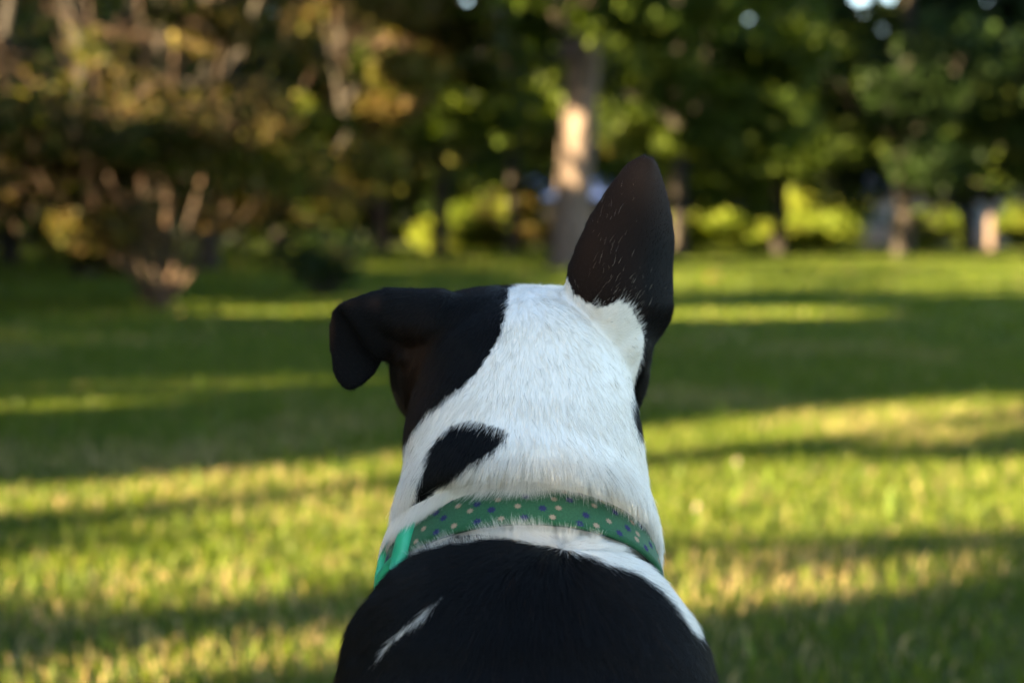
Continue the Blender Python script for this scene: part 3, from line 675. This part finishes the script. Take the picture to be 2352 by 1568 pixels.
# coat pattern: white, brown or black hair, some brown standing for warm light, laid on the body as seen from behind
WHITE = [(1163, 690), (1166, 660), (1200, 648), (1260, 640), (1303, 640), (1315, 672), (1345, 692), (1385, 708), (1400, 700), (1420, 690), (1442, 700), (1460, 720), (1472, 745), (1479, 780), (1476, 820), (1462, 860), (1453, 900), (1449, 940),
         (1455, 975), (1470, 1000), (1520, 1000), (1560, 1200), (1640, 1430), (1590, 1450), (1570, 1432), (1550, 1405), (1500, 1346), (1440, 1306), (1380, 1288), (1300, 1264), (1200, 1240), (1120, 1225), (1040, 1234), (1000, 1250), (960, 1290), (870, 1330), (840, 1300), (850, 1200),
         (880, 1100), (890, 1020), (930, 1016), (940, 1000), (955, 975), (975, 950), (1010, 925), (1060, 890), (1100, 850), (1135, 800), (1150, 760), (1162, 720)]
SPOT = [(1162, 984), (1168, 1002), (1120, 1042), (1080, 1065), (1040, 1095), (1000, 1130), (962, 1160), (938, 1172), (960, 1110), (985, 1060), (992, 1025), (1010, 995), (1040, 978), (1075, 966), (1110, 975), (1140, 980)]
STREAK = [(872, 1512), (888, 1484), (930, 1436), (980, 1393), (1014, 1371), (1018, 1376), (985, 1403), (944, 1438), (903, 1480)]
def coat(P, jit=0.0, rs=None):
    """0..1 whiteness and a brown amount for points of the skin"""
    px, py = project(P)
    if jit: px = px + rs.normal(size=px.shape) * jit; py = py + rs.normal(size=px.shape) * jit
    wx = px + 9 * (vnoise(px * .03, py * .03, 1, 3) - .5); wy = py + 9 * (vnoise(px * .03, py * .03, 2, 3) - .5)
    wh = (in_poly(wx, wy, WHITE) & ~in_poly(wx, wy, SPOT)) | in_poly(wx, wy, STREAK)
    wh &= ~((((P - cc) @ cT) < -.004) & (px < 1000 + 12 * np.sin(py * .2)) & (py < 1366))
    wh &= (P[:, 2] > .48) | (P[:, 2] < .03)
    wh |= (P[:, 1] > .93) & (P[:, 2] < .55) & (P[:, 2] > .3)
    ear = (py < 735) & (px > 1290) & (P[:, 1] > .9)
    def g(x0, y0, sx, sy): return np.exp(-((px - x0) / sx) ** 2 - ((py - y0) / sy) ** 2)
    br = np.where(ear & ~wh, .22 + .5 * g(1470, 400, 55, 70) + .30 * g(1350, 560, 35, 110) + .2 * g(1400, 480, 40, 80) - .35 * g(1520, 650, 45, 120), 0)
    br = br + .5 * g(955, 830, 45, 80) + .35 * g(945, 940, 40, 80) + .5 * g(1060, 655, 60, 12) + .30 * g(862, 695, 22, 16) + .5 * g(1090, 850, 30, 60) * 0  # warm sheen on the head's left side put into the hair as brown
    br = br + .55 * g(758, 745, 9, 55) + .25 * g(800, 695, 22, 12)  # rim highlight of the folded ear painted into the hair colour
    return wh, np.clip(br, 0, 1)
BLACK_C = np.array([.0034, .0034, .0042]); BROWN_C = np.array([.050, .025, .015]); WHITE_C = np.array([.90, .865, .815])
def coat_col(wh, br):
    c = BLACK_C * (1 - br[:, None]) + BROWN_C * br[:, None]
    return np.where(wh[:, None], WHITE_C, c)
nv = len(me.vertices); co = np.zeros(nv * 3, np.float32); me.vertices.foreach_get('co', co); co = co.reshape(-1, 3).astype(float)
wh, br = coat(co); at = me.color_attributes.new('tint', 'FLOAT_COLOR', 'POINT'); c4 = np.ones((nv, 4), np.float32); c4[:, :3] = coat_col(wh, br) * .8; at.data.foreach_set('color', c4.ravel())
skin_m, n, l, b = mat('short undercoat'); a = n.new('ShaderNodeAttribute'); a.attribute_name = 'tint'; l.new(a.outputs['Color'], b.inputs['Base Color']); b.inputs['Roughness'].default_value = .9; b.inputs['Specular IOR Level'].default_value = .1
me.materials.append(skin_m)
dog = obj('dog', me, label='black and white dog sitting seen from behind, one ear upright, the other folded', cat='dog')

# fur
me.calc_loop_triangles(); nt = len(me.loop_triangles); tri = np.zeros(nt * 3, np.int32); me.loop_triangles.foreach_get('vertices', tri); tri = tri.reshape(-1, 3)
vn = np.zeros(nv * 3, np.float32); me.vertex_normals.foreach_get('vector', vn); vn = vn.reshape(-1, 3).astype(float)
A_, B_, C_ = co[tri[:, 0]], co[tri[:, 1]], co[tri[:, 2]]
area = .5 * np.linalg.norm(np.cross(B_ - A_, C_ - A_), axis=1); ctr = (A_ + B_ + C_) / 3; fn = (vn[tri[:, 0]] + vn[tri[:, 1]] + vn[tri[:, 2]]) / 3
view = np.array([0, 0, CAMH]) - ctr; view /= np.linalg.norm(view, axis=1, keepdims=True); fac = (fn * view).sum(1)
dens = np.where(fac > -.25, 1.0, np.where(fac > -.7, .4, .12)); dens *= np.where(ctr[:, 2] < .46, .10, 1.0)
prob = area * dens; prob /= prob.sum()
NH = 640000
rs = np.random.RandomState(99)
ti = rs.choice(nt, NH, p=prob); r1 = rs.rand(NH, 1) ** .5; r2 = rs.rand(NH, 1)
P = (1 - r1) * A_[ti] + r1 * (1 - r2) * B_[ti] + r1 * r2 * C_[ti]
N = (1 - r1) * vn[tri[ti, 0]] + r1 * (1 - r2) * vn[tri[ti, 1]] + r1 * r2 * vn[tri[ti, 2]]; N /= np.linalg.norm(N, axis=1, keepdims=True)

rel = P - cc; tt = rel @ cT; ru = np.hypot(rel @ cX / ca, rel @ cU / cb)
under = (np.abs(tt) < .0150) & (ru < .985) & (ru > .3) & (P[:, 2] > .4)
P, N = P[~under], N[~under]; NH = len(P)
px, py = project(P)
wh, br = coat(P, 3.0, rs)
# combing directions in the picture plane (x right, y down), held by hand-placed guides
GUIDE = np.array([(1200, 670, 0, 1), (1298, 660, .1, 1), (1310, 690, .2, 1), (1330, 720, .3, 1), (1250, 760, .05, 1), (1150, 800, -.2, 1), (1000, 720, -.5, 1), (940, 700, -1, .35), (860, 690, -1, .25), (800, 700, -1, .5), (770, 780, -.1, 1), (800, 870, .1, 1), (840, 840, .2, 1),
    (930, 850, -.45, 1), (1000, 850, -.5, 1), (1060, 860, -.5, 1), (940, 960, -.25, 1), (1020, 950, -.45, 1), (960, 1080, -.35, 1), (920, 1150, -.5, 1), (900, 1230, -.5, 1), (1100, 960, -.15, 1), (1200, 950, 0, 1), (1300, 900, .1, 1),
    (1350, 800, .35, 1), (1400, 820, .6, .9), (1450, 800, .9, .5), (1400, 740, .7, -.1), (1370, 700, .4, -.7), (1430, 705, .4, -.8), (1345, 640, .3, -1), (1380, 560, .35, -1), (1420, 480, .4, -1), (1470, 400, .3, -1), (1500, 600, .1, -1), (1510, 500, -.1, -1), (1500, 700, .3, -1), (1520, 740, .3, -1),
    (1480, 840, .3, 1), (1430, 900, .45, 1), (1420, 1000, .3, 1), (1460, 1100, .2, 1), (1350, 1050, .15, 1), (1500, 1200, .3, 1), (1450, 1200, .6, 1), (1380, 1100, .5, 1), (1240, 1095, .35, 1), (1200, 1085, -.05, 1), (1150, 1080, -.2, 1), (1080, 1080, -.5, .9), (1000, 1130, -.6, 1), (1020, 1020, -.4, 1), (1090, 1010, -.25, 1), (1030, 1160, -.35, 1),
    (1520, 1280, .1, 1), (1050, 1215, -1, .25), (1150, 1205, -.8, .3), (1150, 1235, -.6, .6), (1250, 1215, -.3, .8), (1260, 1260, -.2, .9), (1350, 1250, .25, .8), (1350, 1290, .1, .9), (1450, 1300, .6, .5), (1500, 1340, .5, .6), (1560, 1400, .6, .7), (960, 1290, -.9, .2), (900, 1370, -.6, .7), (850, 1420, -.5, .8),
    (1200, 1340, 0, 1), (1000, 1400, -.3, 1), (950, 1450, -.5, .8), (820, 1500, -.3, 1), (1200, 1500, 0, 1), (1450, 1450, .3, 1), (1600, 1520, .3, 1), (1300, 1400, .1, 1)], float)
GUIDE[:, 2:] /= np.linalg.norm(GUIDE[:, 2:], axis=1, keepdims=True)
w_ = np.zeros(NH); dx = np.zeros(NH); dy = np.zeros(NH)
for gx, gy, ux, uy in GUIDE:
    k_ = 1 / (((px - gx) ** 2 + (py - gy) ** 2) + 900) ** 1.6; w_ += k_; dx += k_ * ux; dy += k_ * uy
dx /= w_; dy /= w_
flow = np.stack([dx, dy * -.15, -dy], 1)
# surface tangent of the flow
flow -= N * (flow * N).sum(1, keepdims=True); fl = np.linalg.norm(flow, axis=1, keepdims=True)
dn = np.array([0, -.5, -1.0]) - N * (N @ np.array([0, -.5, -1.0]))[:, None]
flow = np.where(fl > .15, flow / np.maximum(fl, 1e-6), dn / np.maximum(np.linalg.norm(dn, axis=1, keepdims=True), 1e-6))
# slow wandering plus a clump pull
bi = np.cross(N, flow)
wn_ = (vnoise(px * .035, py * .035, 21, 3) - .5) * .6 + rs.normal(size=NH) * .13
flow = flow * np.cos(wn_)[:, None] + bi * np.sin(wn_)[:, None]
ear_up = (px > 1290) & (py < 715) & (P[:, 1] > .9) & ~wh
ear_dn = (px < 890) & (py < 900) & (P[:, 1] > .9)
headz = (py < 900)
L = np.where(ear_up | ear_dn, .0032, np.where(headz, .0075, .0095))
L = np.where((py > 1040) & (py < 1200) & wh, .0125, L); L = np.where((py > 1190) & (py < 1420) & wh, .012, L); L = np.where((py > 1200) & ~wh, .016, L)
L = np.where(headz & ~wh & ~ear_up & ~ear_dn, .007, L)
L = L * (.65 + .6 * rs.rand(NH)); lift = np.where(ear_up | ear_dn, .10, .16) + rs.normal(size=NH) * .09
lipz = (py > 1075) & (py < 1150) & (px > 1040) & (px < 1400) & wh; lift = np.where(lipz, lift + .12, lift)
rimz = (py > 1185) & (py < 1260) & wh & (tt[~under] < 0); lift = np.where(rimz, lift + .35, lift)
over = wh & (tt[~under] > .004) & (tt[~under] < .024) & (P[:, 2] > .5) & (ru[~under] > .8); L = np.where(over, .011 + .012 * rs.rand(NH) ** 1.3, L); lift = np.where(over, .10 + .15 * rs.rand(NH), lift)
ttu = tt[~under]; ruu = ru[~under]
# few long pale hairs on the upright ear
stray = ear_up & (rs.rand(NH) < .06 * np.exp(-((px - 1410) / 55) ** 2 - ((py - 590) / 100) ** 2)) | (ear_up & (rs.rand(NH) < .16 * np.exp(-((px - 1425) / 50) ** 2 - ((py - 690) / 35) ** 2)))
L = np.where(wh & (px > 1370) & (py > 690) & (py < 860), L * .75, L)
L = np.where(stray, .004 + .005 * rs.rand(NH), L)
K = 5; t = np.linspace(0, 1, K)
tipdir = flow * np.cos(lift)[:, None] + N * np.sin(lift)[:, None]
X = P[:, None, :] + L[:, None, None] * (t[None, :, None] * tipdir[:, None, :] - (t ** 2)[None, :, None] * .16 * N[:, None, :]) - N[:, None, :] * .0004
# clumping: tips lean towards a shared centre
nc = 16000; ci = rs.choice(NH, nc, replace=False); kd = kdtree.KDTree(nc)
tips = X[:, -1]
for k, i in enumerate(ci): kd.insert(tips[i], k)
kd.balance()
near = np.array([kd.find(tips[i])[1] for i in range(NH)]); tgt = tips[ci][near]
amt = (.03 + .24 * rs.rand(NH)) * np.where(ear_up | ear_dn, .2, 1) * np.where(wh, 1, .7)
X += ((t ** 1.8)[None, :, None] * amt[:, None, None]) * (tgt - tips)[:, None, :] * .8
X += rs.normal(size=(NH, 1, 3)) * (t ** 2)[None, :, None] * .0007
rad = np.where(stray, .000042, np.where(wh, .000070, .000072))[:, None] * np.array([1, .95, .8, .55, .12])[None] * (.8 + .4 * rs.rand(NH, 1))
col = coat_col(wh, br)
tone = (.86 + .16 * rs.rand(NH))[:, None]; cream = (rs.rand(NH) < .06)[:, None]
col = np.where(wh[:, None], np.where(cream, np.array([.62, .55, .46]), col) * tone, col * (.5 + 1.0 * rs.rand(NH, 1)))
col = np.where((wh & (rs.rand(NH) < .008))[:, None], np.array([.06, .055, .05]), col)
redh = (~wh) & (rs.rand(NH) < .02); col[redh] = np.array([.035, .018, .010])
col[stray] = np.array([.62, .52, .42])
# the fringe of the neck skin that hangs over the collar, and the short ruff that stands up against its lower edge
def strand_rows(n_, th0, th1, s0, ds, ln, lat, off0, off1, rs):
    thd = th0 + (th1 - th0) * rs.rand(n_); lock = np.round(thd / 2.1 + .35 * rs.normal(size=n_)) * 2.1
    thr_ = np.radians(thd); lk = np.radians(lock) - thr_; rr_ = np.random.RandomState(5).rand(400)[np.clip(lock / 2.1, 0, 399).astype(int)]
    Lh = np.interp(thd, *ln) * (.30 + .35 * rs.rand(n_) + .80 * rr_); sb = np.interp(thd, *s0) + ds * rs.rand(n_)
    lt = np.interp(thd, *lat) + .25 * rs.normal(size=n_) + .5 * (rr_ - .5); rows_ = []
    for q in t:
        a_ = thr_ + lk * .55 * q ** 1.5 + lt * np.abs(Lh) * q / .08
        rows_.append(csurf(a_, sb - Lh * q / HWID, 0.0) + cN_(a_) * (np.interp(thd, *off0) * (1 - q ** 1.3) + off1 * q ** 1.3 + .0016 * rs.rand(n_) * q)[:, None])
    return np.stack(rows_, 1)
def cN_(a_):
    v_ = np.cos(a_)[:, None] * cX / ca + np.sin(a_)[:, None] * cU / cb; return v_ / np.linalg.norm(v_, axis=1, keepdims=True)
LAT = ([0, 60, 90, 120, 180], [-.3, -.5, .1, .7, .5])
XA = strand_rows(15000, 5, 172, ([0, 20, 55, 80, 100, 118, 135, 150, 170, 180], [.95, 1.1, 1.28, 1.38, 1.38, 1.22, .9, .8, .85, .95]), .3, ([0, 40, 66, 80, 92, 104, 125, 145, 175], [.008, .010, .014, .019, .020, .015, .018, .014, .007]), LAT, ([0, 30, 60, 80, 100, 115, 150, 172], [.0035, .006, .0085, .0085, .0085, .0110, .0095, .005]), .0055, rs)
XB = strand_rows(2200, 48, 136, ([0, 52, 90, 134], [-2.2, -2.2, -2.15, -2.2]), .4, ([0, 48, 90, 136, 180], [-.0075, -.0085, -.0125, -.0095, -.0075]), ([0, 90, 180], [.3, .1, -.3]), ([0, 180], [-.006, -.006]), .0065, rs)
XE = np.concatenate([XA, XB]); nE = len(XE)
X = np.concatenate([X, XE]); rad = np.concatenate([rad, .00007 * np.array([1, .95, .8, .5, .1])[None] * (.7 + .6 * rs.rand(nE, 1))])
col = np.concatenate([col, WHITE_C * (.84 + .18 * rs.rand(nE, 1))]); NH += nE
hc = bpy.data.hair_curves.new('fur'); hc.add_curves([K] * NH)
hc.attributes['position'].data.foreach_set('vector', X.reshape(-1, 3).astype(np.float32).ravel())
ra = hc.attributes.get('radius') or hc.attributes.new('radius', 'FLOAT', 'POINT'); ra.data.foreach_set('value', rad.astype(np.float32).ravel())
ca_ = hc.attributes.new('tint', 'FLOAT_COLOR', 'CURVE'); c4 = np.ones((NH, 4), np.float32); c4[:, :3] = col; ca_.data.foreach_set('color', c4.ravel())
fur_m, n, l, b = mat('dog hair'); a = n.new('ShaderNodeAttribute'); a.attribute_name = 'tint'
l.new(a.outputs['Color'], b.inputs['Base Color']); b.inputs['Roughness'].default_value = .36; b.inputs['Specular IOR Level'].default_value = .28
tr = n.new('ShaderNodeBsdfTranslucent'); l.new(a.outputs['Color'], tr.inputs[0]); mx = n.new('ShaderNodeMixShader'); mx.inputs[0].default_value = .4
l.new(b.outputs[0], mx.inputs[1]); l.new(tr.outputs[0], mx.inputs[2])
l.new(mx.outputs[0], n['Material Output'].inputs[0])
hc.materials.append(fur_m)
fur = obj('fur', hc, parent=dog)
# nose and eyes
def sph(name, c, r, m, parent, sc=(1, 1, 1)):
    bm = bmesh.new(); bmesh.ops.create_uvsphere(bm, u_segments=24, v_segments=16, radius=r, matrix=Matrix.Translation(c) @ Matrix.Diagonal((*sc, 1))); me_ = bpy.data.meshes.new(name); bm.to_mesh(me_); bm.free()
    me_.polygons.foreach_set('use_smooth', [True] * len(me_.polygons)); me_.materials.append(m); return obj(name, me_, parent=parent)
wet = noise_mat('wet black', (.008, .007, .007), (.015, .013, .012), 60, .2, spec=.6)
sph('nose', W(1195, 825, 1.213), .014, wet, dog, (1.3, .9, .9))
for ex in (1080, 1310): sph('eye', W(ex, 790, 1.098), .010, wet, dog)

# ------------------------------------------------------------------ the collar
collar = empty('dog_collar', tuple(cc), label='green fabric collar with tan and navy stars round the dog neck', cat='collar')
bpy.context.view_layer.update()
def to_local(V): return np.asarray(V) - cc
n_th, n_s = 200, 9
th = np.linspace(0, 2 * math.pi, n_th, endpoint=False); S = np.linspace(-1, 1, n_s)
V = []; F = []; FM = []
for lay, off in ((0, .0022), (1, -.0004)):
    TH, SS = np.meshgrid(th, S, indexing='ij'); V.append(csurf(TH, SS, off).reshape(-1, 3))
V = list(np.concatenate(V)); NN = n_th * n_s
for i in range(n_th):
    i2 = (i + 1) % n_th
    for j in range(n_s - 1):
        F.append((i * n_s + j, i2 * n_s + j, i2 * n_s + j + 1, i * n_s + j + 1)); F.append((NN + i * n_s + j, NN + i * n_s + j + 1, NN + i2 * n_s + j + 1, NN + i2 * n_s + j)); FM += [0, 0]
    for j in (0, n_s - 1):
        F.append((i * n_s + j, NN + i * n_s + j, NN + i2 * n_s + j, i2 * n_s + j)); FM.append(3)
# printed stars: eight points, staggered rows, following the strap
arc = math.pi * (ca + cb); rs = np.random.RandomState(8)
rows = [(-.74, 0), (-.25, .5), (.25, 0), (.74, .5)]; step = .0128; ncol = int(arc / step)
for ri, (s0, sh) in enumerate(rows):
    for k in range(ncol):
        t0 = (k + sh + .12 * rs.normal()) / ncol * 2 * math.pi; sc0 = s0 + .07 * rs.normal(); tan = (k + ri) % 2 == 0
        R_ = .0027 if tan else .0033; rot = rs.rand() * .8; ring_ = []
        for q in range(16):
            a = rot + q * math.pi / 8; rr = R_ * (1 if q % 2 == 0 else .5); dth = rr * math.cos(a) / math.hypot(ca * math.sin(t0), cb * math.cos(t0)); ring_.append((t0 + dth, min(.97, max(-.97, sc0 + rr * math.sin(a) / HWID))))
        o = len(V); V.append(csurf(t0, sc0, .00238)); V += [csurf(a_, b_, .00238) for a_, b_ in ring_]
        for q in range(16): F.append((o, o + 1 + q, o + 1 + (q + 1) % 16)); FM.append(1 if tan else 2)
# stitching near both edges
for s0 in (-.86, .9):
    for k in range(240):
        t0 = k / 240 * 2 * math.pi; t1_ = t0 + 2 * math.pi / 240 * .62; o = len(V)
        V += [csurf(t0, s0 - .02, .00243), csurf(t1_, s0 - .02, .00243), csurf(t1_, s0 + .02, .00243), csurf(t0, s0 + .02, .00243)]; F.append((o, o + 1, o + 2, o + 3)); FM.append(3)
cloth_g, n, l, b = mat('green collar cloth'); tc = n.new('ShaderNodeTexCoord'); ws = n.new('ShaderNodeTexNoise'); ws.inputs['Scale'].default_value = 900; l.new(tc.outputs['Object'], ws.inputs[0])
rp = n.new('ShaderNodeValToRGB'); rp.color_ramp.elements[0].color = (.012, .066, .027, 1); rp.color_ramp.elements[1].color = (.021, .098, .043, 1); rp.color_ramp.elements[0].position = .3; rp.color_ramp.elements[1].position = .7
l.new(ws.outputs[0], rp.inputs[0]); l.new(rp.outputs[0], b.inputs['Base Color']); b.inputs['Roughness'].default_value = .85; b.inputs['Sheen Weight'].default_value = .15; b.inputs['Specular IOR Level'].default_value = .2
bp = n.new('ShaderNodeBump'); bp.inputs['Strength'].default_value = .3; bp.inputs['Distance'].default_value = .0004; l.new(ws.outputs[0], bp.inputs['Height']); l.new(bp.outputs[0], b.inputs['Normal'])
tan_m = noise_mat('tan print', (.24, .165, .11), (.32, .23, .155), 800, .85); navy_m = noise_mat('navy print', (.011, .015, .062), (.020, .025, .09), 800, .85); edge_m = noise_mat('dark green thread', (.008, .06, .025), (.015, .09, .035), 500, .8)
strap = obj('strap', mesh_from('strap', to_local(V), F, [cloth_g, tan_m, navy_m, edge_m], fmat=FM), parent=collar)
# buckle: a moulded frame on the left side of the neck with a window through which the strap shows
pl_m, n, l, b = mat('green plastic'); b.inputs['Base Color'].default_value = (.028, .36, .18, 1); b.inputs['Roughness'].default_value = .42; b.inputs['Specular IOR Level'].default_value = .5
tx = n.new('ShaderNodeTexNoise'); tx.inputs['Scale'].default_value = 300; bp = n.new('ShaderNodeBump'); bp.inputs['Strength'].default_value = .06; tc = n.new('ShaderNodeTexCoord'); l.new(tc.outputs['Object'], tx.inputs[0]); l.new(tx.outputs[0], bp.inputs['Height']); l.new(bp.outputs[0], b.inputs['Normal'])
def bar(pts, wids, ths, seg=14):
    """a rounded flat bar on the strap: pts = (theta, s); its section is wids wide along the strap and ths thick"""
    Pp = [csurf(a_, s_, .0030) for a_, s_ in pts]; V = []; F = []
    for i, (a_, s_) in enumerate(pts):
        nn = math.cos(a_) * cX / ca + math.sin(a_) * cU / cb; nn /= np.linalg.norm(nn)
        d = Pp[min(i + 1, len(pts) - 1)] - Pp[max(i - 1, 0)]; d /= np.linalg.norm(d); sd = np.cross(d, nn); sd /= np.linalg.norm(sd)
        for k in range(seg):
            q = 2 * math.pi * k / seg; V.append(Pp[i] + sd * wids[i] / 2 * spow(math.cos(q), .8) + nn * ths[i] / 2 * spow(math.sin(q), .8))
    for i in range(len(pts) - 1):
        for k in range(seg):
            k2 = (k + 1) % seg; F.append((i * seg + k, i * seg + k2, (i + 1) * seg + k2, (i + 1) * seg + k))
    F.append(tuple(range(seg))); F.append(tuple((len(pts) - 1) * seg + k for k in range(seg - 1, -1, -1)))
    return V, F
V = []; F = []
def addb(r):
    o = len(V); V.extend(r[0]); F.extend([tuple(i + o for i in q) for q in r[1]])
T0 = 2.50; T1 = 2.96
addb(bar([(T0 - .03, 1.36), (T0 - .03, 1.30), (T0 - .03, 1.1), (T0 - .02, .4), (T0 + .0, -.3), (T0 + .03, -1.0), (T0 + .1, -1.5)], [.006, .0105, .0122, .0125, .0125, .0135, .012], [.004, .0068, .0084, .0088, .0088, .0084, .006]))
addb(bar([(T1, 1.15), (T1, .9), (T1, 0), (T1, -.9), (T1 - .02, -1.25)], [.003, .0055, .006, .006, .005], [.004, .0065, .0070, .0070, .006]))
addb(bar([(T0 + .02, -1.05), (T0 + .2, -1.12), (T0 + .35, -1.12), (T1, -1.1), (T1 + .25, -1.05)], [.009, .0095, .0095, .0100, .010], [.007, .007, .007, .007, .006]))
addb(bar([(T0 + .04, 1.12), (T0 + .2, 1.14), (T1, 1.1)], [.0028, .0026, .0028], [.003, .003, .003]))
# closed body of the buckle, further round the neck
def plate(t0, t1_, s0, s1, off, thick, nn_=14):
    V_ = []; F_ = []
    for off_ in (off, off + thick):
        for i in range(nn_):
            a_ = t0 + (t1_ - t0) * i / (nn_ - 1); e_ = .9 + .1 * math.sin(math.pi * i / (nn_ - 1))
            for j in range(5): V_.append(csurf(a_, (s0 + (s1 - s0) * j / 4) * e_, off_ - (.0012 if (off_ > off and j in (0, 4)) else 0)))
    for i in range(nn_ - 1):
        for j in range(4):
            F_.append((i * 5 + j, (i + 1) * 5 + j, (i + 1) * 5 + j + 1, i * 5 + j + 1)); q = nn_ * 5; F_.append((q + i * 5 + j, q + i * 5 + j + 1, q + (i + 1) * 5 + j + 1, q + (i + 1) * 5 + j))
        for j in (0, 4): F_.append((i * 5 + j, nn_ * 5 + i * 5 + j, nn_ * 5 + (i + 1) * 5 + j, (i + 1) * 5 + j))
    for i in (0, nn_ - 1):
        for j in range(4): F_.append((i * 5 + j, i * 5 + j + 1, nn_ * 5 + i * 5 + j + 1, nn_ * 5 + i * 5 + j))
    return V_, F_
addb(plate(T1 + .04, T1 + .62, -1.22, 1.22, .0012, .0052))
bk = obj('buckle', mesh_from('buckle', to_local(V), F, [pl_m]), parent=collar)
